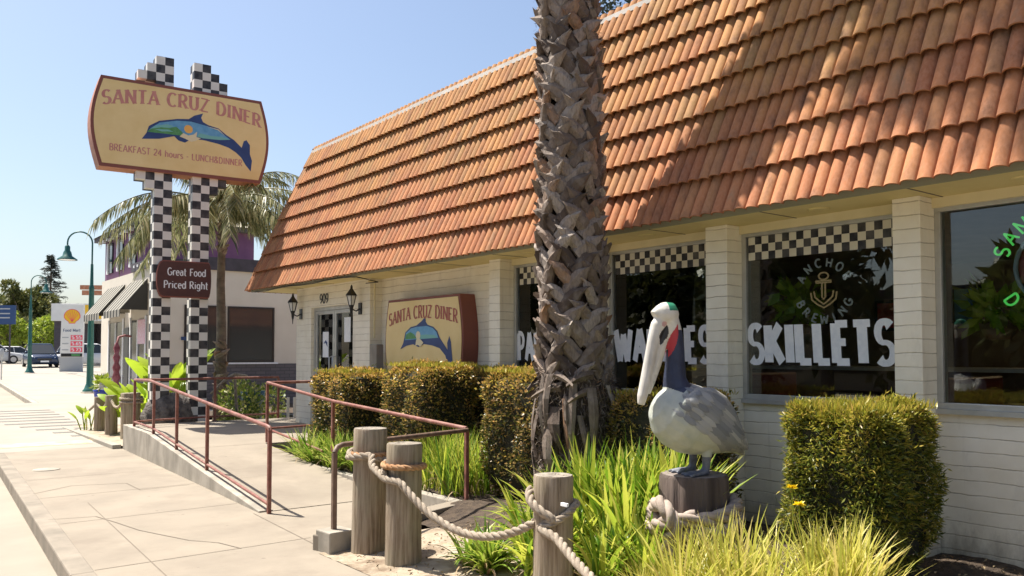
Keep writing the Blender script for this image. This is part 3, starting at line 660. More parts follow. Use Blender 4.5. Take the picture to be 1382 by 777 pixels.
# windows
def window(y0,y1,txt=None,ty=None,valance=True,label=None):
    f=MB(); t=.045; x0,x1=Xw-.02,Xw+.06
    f.box(x0,x1,y0,y1,1.20,1.20+t); f.box(x0,x1,y0,y1,2.70-t,2.70); f.box(x0,x1,y0,y0+t,1.20+t,2.70-t); f.box(x0,x1,y1-t,y1,1.20+t,2.70-t)
    fr=dpart(f,'window',M['alu'],bev=.004)
    if label: fr['label']=label
    tr=MB(); tr.box(Xw-.05,Xw-.021,y0,y1,2.685,ZS-.001); subworld(tr.obj('window_trim',M['trim']),fr)
    tr=MB(); tr.box(Xw-.05,Xw-.003,y0,y1,1.165,1.20); subworld(tr.obj('sill',M['alu']),fr)
    g=MB(); g.box(Xw+.01,Xw+.016,y0+t,y1-t,1.20+t,2.70-t); subworld(g.obj('pane',M['glass']),fr)
    if valance:
        v=MB(); top=2.70-t-.003; v.box(0,.004,0,round((y1-y0-2*t)/.07-.5)*.07,0,.21)
        o=v.obj('checkered_valance',M['checkval']); subworld(o,fr); o.location=(Xw-.004,y0+t+.01,top-.21)
    if txt:
        a,b=ty
        o=lettering('window_lettering',txt,lambda u,v:(Xw+.004,a-u,1.53+v+.05*u/(a-b)*0),M['whitepaint'],None,.325,a-b,thick=.25,thin=.14,serif=.0,track=.12,nv=(-1,0,0),flare=.5,slant=-.06)
        subworld(o,fr)
    return fr
window(1.27,2.98,valance=False,label='wide window without a checkered valance, at the right edge')
window(3.19,4.71,'SKILLETS',(4.65,3.30),label='window lettered SKILLETS under a checkered valance')
window(4.95,6.42,'WAFFLES',(6.34,5.07),label='window lettered WAFFLES under a checkered valance')
window(6.66,8.08,'PANCAKES',(8.02,6.72),label='window lettered PANCAKES, partly behind the palm trunk')
window(-.58,1.05,valance=False)
# entrance door
d=MB(); zf=.42
d.box(Xe+.05,Xe+.11,11.98,12.03,zf,2.40); d.box(Xe+.05,Xe+.11,13.49,13.54,zf,2.40); d.box(Xe+.05,Xe+.11,12.03,13.49,2.34,2.40)
door=dpart(d,'door',M['alu'],bev=.003)
for (a,b) in ((12.035,12.755),(12.765,13.485)):
    l=MB(); x0,x1=Xe+.06,Xe+.10; q=.06
    l.box(x0,x1,a,a+q,zf+.01,2.335); l.box(x0,x1,b-q,b,zf+.01,2.335); l.box(x0,x1,a+q,b-q,2.335-q,2.335); l.box(x0,x1,a+q,b-q,zf+.01,zf+.20); l.box(x0,x1,a+q,b-q,1.30,1.35)
    subworld(l.obj('door_leaf',M['alu'],bev=.003),door)
    g=MB(); g.box(Xe+.078,Xe+.083,a+q,b-q,zf+.2,2.335-q); subworld(g.obj('pane',M['glass']),door)
h=MB()
for yh in (12.70,12.82): h.tube([(Xe+.06,yh,1.25),(Xe+.0,yh,1.27),(Xe+.0,yh,1.55),(Xe+.06,yh,1.57)],.012,8)
subworld(h.obj('handle',M['alu']),door)
po=MB(); po.box(Xe+.070,Xe+.074,13.0,13.22,1.55,1.98); pst=subworld(po.obj('door_notice',M['whitepaint']),door)
pd=MB(); pd.poly([(Xe+.067,13.19,1.78),(Xe+.067,13.10,1.84),(Xe+.067,13.04,1.80),(Xe+.067,13.03,1.72),(Xe+.067,13.10,1.79)]); subworld(pd.obj('printed_emblem',M['navy']),door)
po=MB(); po.box(Xe+.070,Xe+.074,12.2,12.42,1.80,2.2); subworld(po.obj('door_notice',M['whitepaint']),door)
o=lettering('house_number','909',lambda u,v:(Xe-.004,13.19-u,2.46+v),M['black'],None,.15,.33,thick=.22,thin=.14,track=.05,nv=(-1,0,0)); subworld(o,diner); o.parent=diner; world_part(o)

def lantern(loc,label):
    t=thing('wall_lantern',label,'wall lantern',loc,group='wall lanterns beside the entrance')
    b=MB(); b.lathe([(.0,-.10),(.05,-.09),(.05,.09),(.0,.10)],(0,0,0),10); 
    b=MB(); b.box(-.02,0,-.05,.05,-.11,.07); b.tube([(-.01,0,-.02),(-.08,0,-.06),(-.13,0,-.04),(-.16,0,.0)],.012,8); b.obj('bracket',M['black'],t,bev=.008)
    g=MB(); g.lathe([(.04,.03),(.075,.17),(.07,.175)],(-.16,0,0),6,smooth=False); g.obj('lamp_glass',M['lampglass'],t)
    c=MB(); c.lathe([(.10,.175),(.085,.20),(.045,.25),(.02,.29),(.022,.31),(.006,.345)],(-.16,0,0),6,smooth=False)
    c.lathe([(.02,-.10),(.03,-.02),(.045,.02),(.045,.03)],(-.16,0,0),6,smooth=False); c.lathe([(.006,-.2),(.012,-.12),(.02,-.10)],(-.16,0,0),6)
    for k in range(6):
        a=k*pi/3; c.tube([(-.16+.042*math.cos(a),.042*math.sin(a),.03),(-.16+.078*math.cos(a),.078*math.sin(a),.175)],.006,5)
    c.obj('lamp_cage',M['black'],t); return t
lantern((Xe,11.72,2.33),'black wall lantern on the right of the double door, below number 909')
lantern((Xe,13.95,2.33),'black wall lantern on the left corner of the entrance')
cd=MB(); cd.tube([(6.16,11.39,ZS-.02),(6.16,11.39,1.85)],.014,8); cd.tube([(6.05,11.39,ZS-.05),(6.16,11.39,ZS-.05)],.014,8)
tag(cd.obj('conduit',M['trim']),'thin painted conduit running down the wall left of the wall sign','conduit')
eb=thing('meter_box','grey utility box at the foot of the conduit beside the wall sign','utility box',(6.28,11.2,1.45))
x=MB(); x.box(-.12,0,-.10,.12,-.18,.22); x.obj('housing',M['concrete_wall'],eb,bev=.012); x=MB(); x.lathe([(.05,-.02),(.05,.0),(.02,.03)],(0,0,0),14); x.obj('dial',M['alu'],eb).rotation_euler=(0,-pi/2,0); eb.children[-1].location=(-.12,0,.08)

# wall sign
ws=thing('wall_sign','cream SANTA CRUZ DINER sign with a blue dolphin, on the wall beside the entrance','sign',(Xw,9.85,1.85))
def barrel(y0,y1,bulge,z0,z1,n=10):
    pts=[]
    for i in range(n+1):
        t=i/n; pts.append((y1-bulge+bulge*math.sin(pi*t)*1.0 if False else y1+bulge*math.sin(pi*t),z0+(z1-z0)*t))
    for i in range(n+1):
        t=1-i/n; pts.append((y0-bulge*math.sin(pi*t),z0+(z1-z0)*t))
    return pts
def PX(pts,x): return [(x,y,z) for y,z in pts]
b=barrel(8.93,10.78,.09,1.18,2.385); bx=MB(); bx.prism(PX(b,6.06),(.24,0,0)); world_part(bx.obj('sign_case',[M['signborder']],ws,bev=.006))
b=barrel(8.96,10.75,.085,1.21,2.35); fc=MB(); fc.prism(PX(b,6.052),(.006,0,0)); world_part(fc.obj('sign_face',M['signface'],ws))
world_part(lettering('lettering','SANTA CRUZ DINER',lambda u,v:(6.05,10.74-u,2.10+v),M['signletter2'],ws,.17,1.78,thick=.22,thin=.10,serif=.16,track=.10,nv=(-1,0,0),arch=.55))
WD=[(10.41,1.67),(10.33,1.76),(10.27,1.91),(10.13,1.98),(9.97,2.0),(9.85,2.05),(9.74,2.11),(9.73,2.04),(9.68,2.0),(9.54,1.97),(9.44,1.91),(9.38,1.82),(9.25,1.71),(9.19,1.66),(9.2,1.75),(9.15,1.84),(9.11,1.76),(9.1,1.68),(9.07,1.5),(9.2,1.5),(9.25,1.59),(9.38,1.68),(9.57,1.72),(9.78,1.74),(9.81,1.73),(9.92,1.7),(10.06,1.74),(10.24,1.72)]
def flat(parent,name,pts,x,m): 
    q=MB(); q.poly([(x,y,z) for y,z in pts]); return world_part(q.obj(name,m,parent))
flat(ws,'dolphin',WD,6.0485,M['navy'])
flat(ws,'dolphin_sky',[(10.28,1.80),(10.25,1.90),(10.12,1.96),(9.97,1.98),(9.7,1.985),(9.55,1.955),(9.46,1.9),(9.41,1.82)],6.0465,M['skyblue'])
flat(ws,'dolphin_wave',[(9.98,1.86),(9.72,1.87),(9.5,1.86),(9.43,1.82),(9.98,1.81)],6.0450,M['teal'])
flat(ws,'dolphin_land',[(10.27,1.81),(10.24,1.88),(10.13,1.91),(10.03,1.88),(9.96,1.82)],6.0440,M['green'])
flat(ws,'dolphin_sun',[(9.92+.06*math.cos(a),1.86+.06*math.sin(a)) for a in [k*pi/7 for k in range(14)]],6.0430,M['cream'])
flat(ws,'dolphin_splash',[(9.99,1.72),(9.97,1.80),(9.90,1.83),(9.83,1.79),(9.78,1.76),(9.86,1.70),(9.92,1.73)],6.0420,M['cream'])
world_part(lettering('lettering','BREAKFAST 24 hours',lambda u,v:(6.05,10.5-u,1.40+v),M['signletter2'],ws,.07,1.2,thick=.15,thin=.1,nv=(-1,0,0)))

# ------------------------------------------------------------------ interior seen through the glass
def table_(x,y,label):
    t=thing('dining_table',label,'table',(x,y,.42),group='dining tables behind the windows')
    q=MB(); q.box(-.45,.45,-.35,.35,.73,.77); q.obj('tabletop',M['signface'],t,bev=.01); q=MB(); q.lathe([(.22,0),(.22,.03),(.04,.06),(.04,.73)],(0,0,0),12); q.obj('pedestal',M['alu'],t)
table_(7.2,4.0,'dining table behind the SKILLETS window'); table_(7.2,5.9,'dining table behind the WAFFLES window'); table_(7.2,2.65,'dining table behind the rightmost window')
for i_,(y_,z_,w_,h_,m_n,lb) in enumerate(((3.0,2.15,.5,.35,'whitepaint','pale framed picture on the back wall, right'),(4.6,2.2,.35,.45,'skyblue','blue framed picture on the back wall behind SKILLETS'),(6.6,2.2,.6,.4,'cream','cream framed picture on the back wall behind WAFFLES'),(5.6,2.1,.3,.4,'red','red framed picture on the back wall'))):
    t=thing('wall_picture',lb,'picture',(10.48,y_,z_),group='pictures on the back wall of the dining room'); q=MB(); q.box(-.02,.0,-w_/2,w_/2,-h_/2,h_/2); q.obj('frame',M['black'],t); q=MB(); q.box(-.025,-.021,-w_/2+.04,w_/2-.04,-h_/2+.04,h_/2-.04); q.obj('print',M[m_n],t)
c=MB(); c.box(10.5,10.6,YR+.3,13.9,.42,2.7); o=dpart(c,'back_wall',M['interior'])
def booth(y,x=7.2,label=''):
    t=thing('booth_seat',label,'seat',(x,y,.42),group='booth seats behind the windows')
    q=MB(); q.box(-.5,.5,-.25,.25,0,.45); q.obj('seat',M['redbooth'],t,bev=.04); q=MB(); q.box(-.5,.5,-.31,-.26,0,1.0); q.obj('backrest',M['redbooth'],t,bev=.02)
booth(3.4,label='dark red booth seat behind the SKILLETS window'); booth(5.4,label='dark red booth seat behind the WAFFLES window')
booth(2.0,label='dark red booth seat behind the rightmost window'); booth(7.5,label='dark red booth seat behind the PANCAKES window')
ct=thing('counter','long dark brown counter along the back of the dining room','counter',(9.2,5,.42)); q=MB(); q.box(-.3,.3,-5,5,0,1.0); q.obj('base',M['interior2'],ct); q=MB(); q.box(-.4,.36,-5.05,5.05,1.0,1.04); q.obj('counter_top',M['alu'],ct)
for x,y,z,lb in ((8.6,4.35,2.05,'small glowing pendant lamp left behind the SKILLETS window'),(9.2,3.15,2.1,'small glowing pendant lamp right behind the SKILLETS window'),(8.8,2.55,1.85,'small glowing pendant lamp behind the plant in the rightmost window')):
    t=thing('pendant_lamp',lb,'lamp',(x,y,z),group='glowing pendant lamps inside the diner')
    q=MB(); q.lathe([(.02,.12),(.05,.1),(.11,.0)],(0,0,0),14,cap=False); q.tube([(0,0,.12),(0,0,2.72-z)],.005,5); q.obj('lamp_shade',M['black'],t)
    q=MB(); q.ball((0,0,.015),(.07,.07,.02)); q.obj('bulb',emit('warm_bulb_glow',(1,.72,.38),14),t)
def indoor_plant(c,rr,lab,n=120):
    t=thing('potted_plant',lab,'plant',c)
    q=MB(); q.lathe([(.08,-rr*1.1),(.12,-rr*.75),(.11,-rr*.75)],(0,0,0),14); q.obj('pot',M['interior2'],t)
    a=RN.uniform(0,2*pi,n);zz=RN.uniform(-.8,1,n)
    D=np.stack([np.cos(a),np.sin(a),zz],1); P=np.array([0,0,0])+D*RN.uniform(.1,1,(n,1))*rr*.8
    leaves('leaf_cluster',P,D+RN.normal(size=(n,3))*.6,.16,.09,M['banana'],t)
indoor_plant((6.66,2.70,1.95),.22,'yellow green trailing plant inside the rightmost window'); indoor_plant((6.68,4.38,2.05),.24,'dark leafy plant inside the SKILLETS window')
# neon signs
def neon(name,label,strokes,m,x,r=.009,backing=None):
    t=thing(name,label,'neon sign',(x,strokes[0][0][0],strokes[0][0][1]))
    q=MB()
    for s_ in strokes:
        if len(s_)>1: q.tube([(x,y,z) for y,z in s_],r,6)
    world_part(q.obj('neon_tube',m,t)); return t
def arctext(txt,cy,cz,rr,a0,a1,h,inward=False):
    out=[]; n=len(txt)
    for i,ch in enumerate(txt):
        a=rad(a0+(a1-a0)*i/(n-1)); w,sts=GL[ch]
        for st_ in sts:
            pts=[]
            for u,v in st_:
                uu=(u-w/2)*h; vv=v*h
                if not inward: ra=rr+vv; aa=a-uu/rr
                else: ra=rr+h-vv; aa=a+uu/rr
                pts.append((cy-math.cos(aa)*ra,cz+math.sin(aa)*ra))
            out.append(pts)
    return out
anch=arctext('ANCHOR',3.93,2.13,.205,152,28,.07)+arctext('BREWING',3.93,2.13,.205,205,335,.07,True)
# angles: image right is -Y, so mirror
neon('neon_sign','unlit grey ANCHOR BREWING neon lettering round an anchor in the SKILLETS window',anch,mat('unlit_grey_neon',(.85,.85,.83),rough=.3),6.345,.008)
am=[[(3.93+.045*math.cos(a),2.255+.03*math.sin(a)) for a in [k*pi/6 for k in range(13)]],[(4.0,2.215),(3.86,2.215),(3.86,2.20),(4.0,2.20),(4.0,2.215)],[(3.945,2.20),(3.945,2.08),(3.93,2.06),(3.915,2.08),(3.915,2.20)],
    [(4.05,2.12),(4.04,2.06),(3.99,2.02),(3.93,1.99),(3.87,2.02),(3.82,2.06),(3.81,2.12)],[(4.02,2.13),(4.01,2.08),(3.96,2.04),(3.93,2.02),(3.90,2.04),(3.85,2.08),(3.84,2.13)]]
neon('neon_anchor','small amber neon anchor in the middle of the ANCHOR BREWING sign',am,emit('amber_neon',(.6,.42,.2),.10),6.34,.007)
ice=[]
xo=0
for ch in 'ICE CREAM':
    wd,sts=GL[ch]
    for s_ in sts: ice.append([(5.96-(xo+u)*.098,1.97+v*.13) for u,v in s_])
    xo+=wd+.1
ice.append([(6.02,1.93),(6.02,2.14),(5.99,2.17),(5.36,2.17),(5.32,2.14),(5.32,1.93),(5.35,1.9),(5.99,1.9),(6.02,1.93)])
neon('neon_sign','unlit ICE CREAM neon lettering in a rounded outline in the WAFFLES window',ice,mat('unlit_white_neon',(.85,.83,.79),rough=.3),6.345,.009)
sc=arctext('SANTACRUZ',2.2,2.2,.31,160,20,.10)+arctext('DINER',2.2,2.2,.31,218,322,.09,True)
ns=neon('neon_sign','glowing green SANTA CRUZ neon ring sign cut by the right edge',sc,emit('green_neon',(.12,.9,.15),.28),6.345,.008)
q=MB(); q.tube([(6.36,2.2+.26*math.cos(a),2.2+.26*math.sin(a)) for a in [k*2*pi/28 for k in range(28)]],.016,8,closed=True); world_part(q.obj('ring',mat('grey_blue_ring',(.25,.33,.38),rough=.3),ns))
q=MB(); q.add([(6.38,2.2+.25*math.cos(a),2.2+.25*math.sin(a)) for a in [k*2*pi/28 for k in range(28)]],[tuple(range(28))]); world_part(q.obj('disc',M['redbooth'],ns))
# dark-red soda panel
t=thing('advertising_panel','dim red advertising panel hanging inside the rightmost window','panel',(7.6,2.9,2.0)); q=MB(); q.box(-.02,.02,-.32,.32,-.12,.14); q.obj('board',M['redbooth'],t,bev=.01)

# ------------------------------------------------------------------ pylon sign
ps=thing('pylon_sign','tall roadside sign of two black and white checkered posts carrying the yellow dolphin board','sign',(4.84,15.7,.05),-rad(4))
def chk(boxes,loc):
    q=MB()
    for b_ in boxes: q.box(*b_)
    o=q.obj('checkered_post',M['checkpost'],ps); o.location=loc; return o
c_=.15; D_=.30
# left post local origin (its left-front-bottom); z counted in cells from .45-ish
z0=.00
chk([(0,.3,0,D_,0,c_*46)]+[(-c_,-.002,0,D_,c_*43,c_*45),(-2*c_,-c_-.002,0,D_,c_*43,c_*44),(-c_,-.002,0,D_,c_*30,c_*33),(-2*c_,-c_-.002,0,D_,c_*31,c_*33)],(-.80,-.15,z0))
chk([(0,.3,0,D_,0,c_*46)]+[(.302,.45,0,D_,c_*42,c_*45),(.452,.6,0,D_,c_*42,c_*44),(.302,.45,0,D_,c_*30,c_*33),(.452,.6,0,D_,c_*31,c_*33)],(-.15,-.15,z0))
def bar2(s0,s1,bl,z0,z1,n=14):
    pts=[]
    for i in range(n+1): t=i/n; pts.append((s1+bl*math.sin(pi*t),z0+(z1-z0)*t))
    for i in range(n+1): t=1-i/n; pts.append((s0-bl*math.sin(pi*t),z0+(z1-z0)*t))
    return pts
ZB=-.05
bd=bar2(-1.70,1.07,.15,4.84+ZB,6.42+ZB)
q=MB(); q.prism([(a,-.20,b) for a,b in bd],(0,.40,0)); board=q.obj('sign_board',M['signside'],ps,bev=.01)
q=MB(); q.prism([(a,-.206,b) for a,b in bar2(-1.70,1.07,.15,4.84+ZB,6.42+ZB)],(0,.005,0)); q.obj('border',M['signborder'],board)
q=MB(); q.prism([(a,-.210,b) for a,b in bar2(-1.66,1.03,.14,4.90+ZB,6.365+ZB)],(0,.003,0)); q.obj('sign_face',M['signface'],board)
lettering('lettering','SANTA CRUZ DINER',lambda u,v:(-1.68+u,-.2105,6.06+ZB+v),M['signletter'],board,.24,2.74,thick=.23,thin=.10,serif=.17,track=.12,nv=(0,-1,0),arch=.62)
lettering('lettering','BREAKFAST 24 hours - LUNCH&DINNER',lambda u,v:(-1.55+u,-.2105,5.13+ZB+v),M['signletter'],board,.115,2.27,thick=.2,thin=.12,serif=.10,track=.09,nv=(0,-1,0))
DL=[(-1.034,5.397),(-.959,5.513),(-.919,5.644),(-.749,5.762),(-.445,5.843),(-.246,5.872),(-.15,5.95),(.001,6.013),(-.03,5.929),(.003,5.856),(.095,5.813),(.281,5.779),(.422,5.679),(.565,5.603),(.709,5.477),(.746,5.604),(.794,5.635),(.862,5.547),(.864,5.375),(.904,5.258),(.883,5.049),(.785,5.159),(.702,5.29),(.60,5.375),(.472,5.444),(.284,5.49),(.008,5.523),(-.196,5.513),(-.306,5.431),(-.417,5.453),(-.493,5.521),(-.745,5.438),(-.915,5.414)]
def fl(name,pts,y,m): q=MB(); q.poly([(a,y,b+ZB) for a,b in pts]); return q.obj(name,m,board)
fl('dolphin',DL,-.2115,M['navy'])
fl('dolphin_sky',[(-.90,5.60),(-.74,5.73),(-.45,5.81),(-.2,5.83),(.08,5.79),(.27,5.75),(.40,5.66),(.50,5.60),(.3,5.57),(0,5.56),(-.3,5.58),(-.6,5.60)],-.2125,M['skyblue'])
fl('dolphin_wave',[(-.05,5.64),(.15,5.62),(.35,5.63),(.5,5.60),(.3,5.565),(0,5.555),(-.1,5.57)],-.2135,M['teal'])
fl('dolphin_wave',[(-.92,5.57),(-.82,5.66),(-.62,5.72),(-.5,5.70),(-.6,5.66),(-.75,5.63)],-.2130,M['teal'])
fl('dolphin_land',[(-.95,5.535),(-.88,5.60),(-.72,5.65),(-.58,5.66),(-.46,5.70),(-.36,5.62),(-.30,5.55),(-.6,5.545)],-.2140,M['green'])
fl('dolphin_shore',[(-.82,5.60),(-.72,5.615),(-.6,5.625),(-.5,5.60),(-.62,5.59),(-.7,5.575)],-.2145,M['teal'])
fl('dolphin_sun',[(-.25+.075*math.cos(a),5.685+.075*math.sin(a)) for a in [k*pi/8 for k in range(16)]],-.2150,M['sun'])
fl('dolphin_splash',[(-.40,5.53),(-.34,5.60),(-.25,5.57),(-.16,5.60),(-.10,5.66),(-.11,5.56),(-.03,5.55),(-.12,5.49),(-.2,5.46),(-.3,5.50)],-.2155,M['cream'])
fl('dolphin_edge',[(.05,5.79),(.27,5.745),(.41,5.65),(.28,5.76)],-.2160,M['cream'])
# small board
q=MB(); rb=[]
for i in range(9): a=rad(-90+22.5*i); rb.append((.13+.05*math.cos(a)*1, 2.945+.33*math.sin(a)))
for i in range(9): a=rad(90+22.5*i); rb.append((-.66+.10*math.cos(a),2.945+.33*math.sin(a)))
q.prism([(a,-.25,b+ZB) for a,b in rb],(0,.095,0)); sb=q.obj('slogan_board',M['signborder'],ps,bev=.008)
q=MB(); q.prism([(a*.985-.002,-.256,(b-2.945)*.93+2.945+ZB) for a,b in rb],(0,.004,0)); q.obj('sign_face',M['maroon'],sb)
lettering('lettering','Great Food',lambda u,v:(-.58+u,-.257,3.01+ZB+v),M['cream'],sb,.13,.66,thick=.18,thin=.11,track=.08,nv=(0,-1,0)).data.materials[0]=M['whitepaint']
lettering('lettering','Priced Right',lambda u,v:(-.64+u,-.257,2.78+ZB+v),M['whitepaint'],sb,.13,.76,thick=.18,thin=.11,track=.08,nv=(0,-1,0))

# ------------------------------------------------------------------ railings
RB=.021
def railing(name,label,loc,top,posts,lowr,m,group=None,flat_=False):
    t=thing(name,label,'railing',loc,group=group)
    def cyl(pts,r,nm,mm=m): q=MB(); q.tube(pts,r,10); return world_part(q.obj(nm,mm,t))
    for pl in top: cyl(pl,.022,'top_rail')
    for pl in lowr: cyl(pl,.017,'lower_rail')
    for (x,y,z0,z1) in posts: 
        q=MB(); q.box(x-.018,x+.018,y-.018,y+.018,z0,z1-.01); world_part(q.obj('rail_post',m,t))
    return t
lx_=lambda y:le(y)+.07
def lp_(y,h): return (lx_(y),y,rz_(y)+h)
def pyf(px): return px
railing('railing','long rust red railing sloping down the left side of the ramp',(lx_(8.2),8.2,0),
  [[lp_(14.75,.78),lp_(13.6,.795),lp_(13.2,.79),lp_(12.0,.81),lp_(10,.84),lp_(8.3,.865),(lx_(8.2),8.2,.86),(lx_(8.19),8.19,.83)],
   [lp_(14.75,.78),(4.0,14.95,1.17),(5.0,15.15,1.17),(6.2,15.2,1.17)]],
  [(lx_(y),y,z-.01,rz_(y)+h) for y,h,z in ((14.75,.78,.40),(13.35,.79,.38),(11.95,.81,.27),(10.45,.835,.16),(8.2,.865,0))]+[(5.0,15.15,.38,1.17),(6.2,15.2,.38,1.17)],
  [[lp_(14.75,.09),lp_(13.4,.09),lp_(11,.085),(lx_(8.2),8.2,.09)],[lp_(14.75,.09),(4.0,14.95,.49),(5.0,15.15,.49),(6.2,15.2,.49)]],M['rail'])
railing('railing','rust red railing sloping down between the ramp and the hedges',(4.76,7.0,0),
  [[(6.05,12.12,1.18),(4.76,12.08,1.18)],[(4.76,12.08,1.18),(4.77,9.9,1.0),(4.84,7.0,.85)]],
  [(4.76,12.08,.3,1.18),(4.77,9.9,.05,1.0),(4.84,7.0,.05,.85)],[[(6.05,12.12,.52),(4.76,12.08,.50),(4.77,10.2,.34)]],M['rail'])
g_=railing('grab_rail','brown grab rail rising from a low concrete block behind the two tall wooden posts',(3.08,6.36,0),
  [[(3.08,6.36,.79),(3.11,6.37,.835),(3.17,6.39,.85),(4.84,6.99,.835)]],[(3.08,6.36,.1,.80)],[],M['railbrown'])
q=MB(); q.box(2.97,3.2,6.24,6.46,-.02,.17,rz=.1); world_part(q.obj('concrete_block',M['concrete_wall'],g_,bev=.01))

# ------------------------------------------------------------------ wooden posts & ropes
def post(loc,r,h,label,tilt=0,group='weathered wooden posts carrying the rope'):
    t=thing('wooden_post',label,'post',loc,group=group); t.rotation_euler=(tilt,tilt*.5,R.uniform(0,6))
    q=MB(); n=40; rs=[]; gro=[1+R.uniform(-.025,.02) for _ in range(n)]
    for z,k in ((-.15,1.04),(.05,1.03),(h*.3,1.01),(h*.6,1.0),(h*.85,1.0),(h-.012,1.0),(h,.96)):
        rs.append([(r*k*gro[j]*math.cos(2*pi*j/n),r*k*gro[j]*math.sin(2*pi*j/n),z) for j in range(n)])
    q.rings(rs,False,0,True); q.obj('shaft',M['woodpost'],t)
    q=MB(); ring2=[(r*.96*gro[j]*math.cos(2*pi*j/n),r*.96*gro[j]*math.sin(2*pi*j/n),h) for j in range(n)]
    ring3=[(r*.55*math.cos(2*pi*j/n),r*.55*math.sin(2*pi*j/n),h-.004+R.uniform(-.004,.004)) for j in range(n)]
    q.rings([ring2,ring3],False,0,True); q.add(ring3,[tuple(range(n))]); q.obj('end_grain',M['woodtop'],t)
    return t
def rope(path,r=.024,closed=False,pitch=None,mb=None,mi=0):
    P=[Vector(p) for p in path]; 
    # resample finely
    L=[0]
    for a,b in zip(P[:-1],P[1:]): L.append(L[-1]+(b-a).length)
    tot=L[-1]; step=r*.5; n=max(8,int(tot/step)); Q=[];j=0
    for i in range(n+1):
        s_=tot*i/n
        while j<len(L)-2 and L[j+1]<s_: j+=1
        Q.append(P[j].lerp(P[j+1],(s_-L[j])/max(1e-9,L[j+1]-L[j])))
    for _ in range(6): Q=[Q[0]]+[(Q[i-1]+Q[i]*2+Q[i+1])/4 for i in range(1,len(Q)-1)]+[Q[-1]]
    pitch=pitch or r*6.5; mb=mb or MB(); nrm=None; fr=[]
    for i in range(len(Q)):
        t=(Q[min(i+1,len(Q)-1)]-Q[max(i-1,0)]).normalized()
        if nrm is None: nrm=t.cross(Vector((0,.3,1))).normalized()
        nrm=(nrm-t*nrm.dot(t)).normalized(); fr.append((nrm.copy(),t.cross(nrm)))
    for k in range(3):
        pts=[]
        for i,(a,b) in enumerate(fr):
            ph=2*pi*(i*tot/n/pitch+k/3); pts.append(Q[i]+(a*math.cos(ph)+b*math.sin(ph))*r*.50)
        mb.tube(pts,r*.56,7,mi=mi)
    return mb
def sag(a,b,s,n=24): a=Vector(a);b=Vector(b); return [a.lerp(b,i/n)-Vector((0,0,s*4*(i/n)*(1-i/n))) for i in range(n+1)]
def wrap(c,r,z0,z1,a0,a1,n=30): return [(c[0]+r*math.cos(rad(a0+(a1-a0)*i/n)),c[1]+r*math.sin(rad(a0+(a1-a0)*i/n)),z0+(z1-z0)*i/n) for i in range(n+1)]
P1c=(3.27,6.12);P2c=(3.29,5.60);P3c=(3.55,4.15)
post((P1c[0],P1c[1],.0),.135,1.0,'tallest grey wooden post, first of the close pair beside the ramp entrance',.01)
post((P2c[0],P2c[1],.0),.135,.92,'grey wooden post wrapped in rust stained rope, nearer one of the close pair',-.012)
post((P3c[0],P3c[1],.02),.128,.80,'single split topped wooden post in front of the palm, looped by pale rope',.01)
post((2.75,1.75,.0),.128,.70,'wooden post below the bottom of the picture that ends the rope',.0)
# camera-facing side of posts is about -118 deg..; angles below go round the post
A0=math.degrees(math.atan2(-P2c[1],-P2c[0]))
rp=thing('rope','thick pale rope sagging from the close pair of wooden posts to the single post','rope',(3.29,5.6,.7))
q=MB(); sp=(P2c[0]-.135,P2c[1]-.10,.70)
rope(wrap(P1c,.16,.83,.76,60,300)+[(P2c[0]-.16,P2c[1]+.02,.70)],.024,mb=q)
rope(wrap(P1c,.165,.74,.80,40,250)+[(3.15,5.85,.73),(P2c[0]-.16,P2c[1]+.0,.66)]+sag(sp,(P3c[0]-.10,P3c[1]+.06,.52),.24)[1:],.029,mb=q)
world_part(q.obj('rope_strand',M['rope'],rp))
q=MB(); rope(wrap(P2c,.157,.76,.74,-230,40),.023,mb=q); rope(wrap(P1c,.158,.80,.79,180,330),.023,mb=q); world_part(q.obj('stained_wrap',M['roperust'],rp))
rp=thing('rope','pale rope looped round the single wooden post and running off towards the bottom edge','rope',(P3c[0],P3c[1],.6))
q=MB(); rope(wrap(P3c,.156,.72,.56,120,235)+[(P3c[0]-.14,P3c[1]-.02,.50)]+sag((P3c[0]-.12,P3c[1]-.12,.50),(2.75,1.88,.50),.20)[1:],.029,mb=q)
rope(wrap(P3c,.152,.50,.64,200,300),.024,mb=q); rope(wrap(P3c,.154,.64,.63,300,410),.024,mb=q)
world_part(q.obj('rope_strand',M['rope'],rp))
q=MB(); q.box(-.008,.008,-.03,.03,-.01,.01); o=q.obj('steel_clip',M['whitepaint'],rp); world_part(o); o.location=(P3c[0]-.06,P3c[1]-.18,.66)

# pelican piling
PC=(4.40,3.70)
pl=thing('piling','fat brown carved piling wrapped with rope, carrying the pelican statue','piling',(PC[0],PC[1],.1))
q=MB(); n=60; rs=[];gr=[1+.035*math.sin(j*1.9)+R.uniform(-.03,.02) for j in range(n)]
for z,k in ((-.2,1.12),(.1,1.08),(.3,1.03),(.5,1.0),(.68,.98),(.705,.93)): rs.append([(.225*k*gr[j]*math.cos(2*pi*j/n),.225*k*gr[j]*math.sin(2*pi*j/n),z) for j in range(n)])
q.rings(rs,False); q.obj('shaft',M['piling'],pl); q=MB(); q.add(rs[-1],[tuple(range(n))]); q.obj('end_grain',mat('dark_end_grain',(.15,.12,.105),(.26,.22,.195),16,.9,bs=.8,bsc=40,bd=.01),pl)
prope=thing('rope','thick pale rope coiled round the piling under the pelican','rope',(PC[0],PC[1],.5))
q=MB()
rope([(x,y,z+.05*math.cos(math.atan2(y-PC[1],x-PC[0])-.2)) for i,(x,y,z) in enumerate(wrap(PC,.272,.585,.590,-235,125,60))],.048,mb=q)
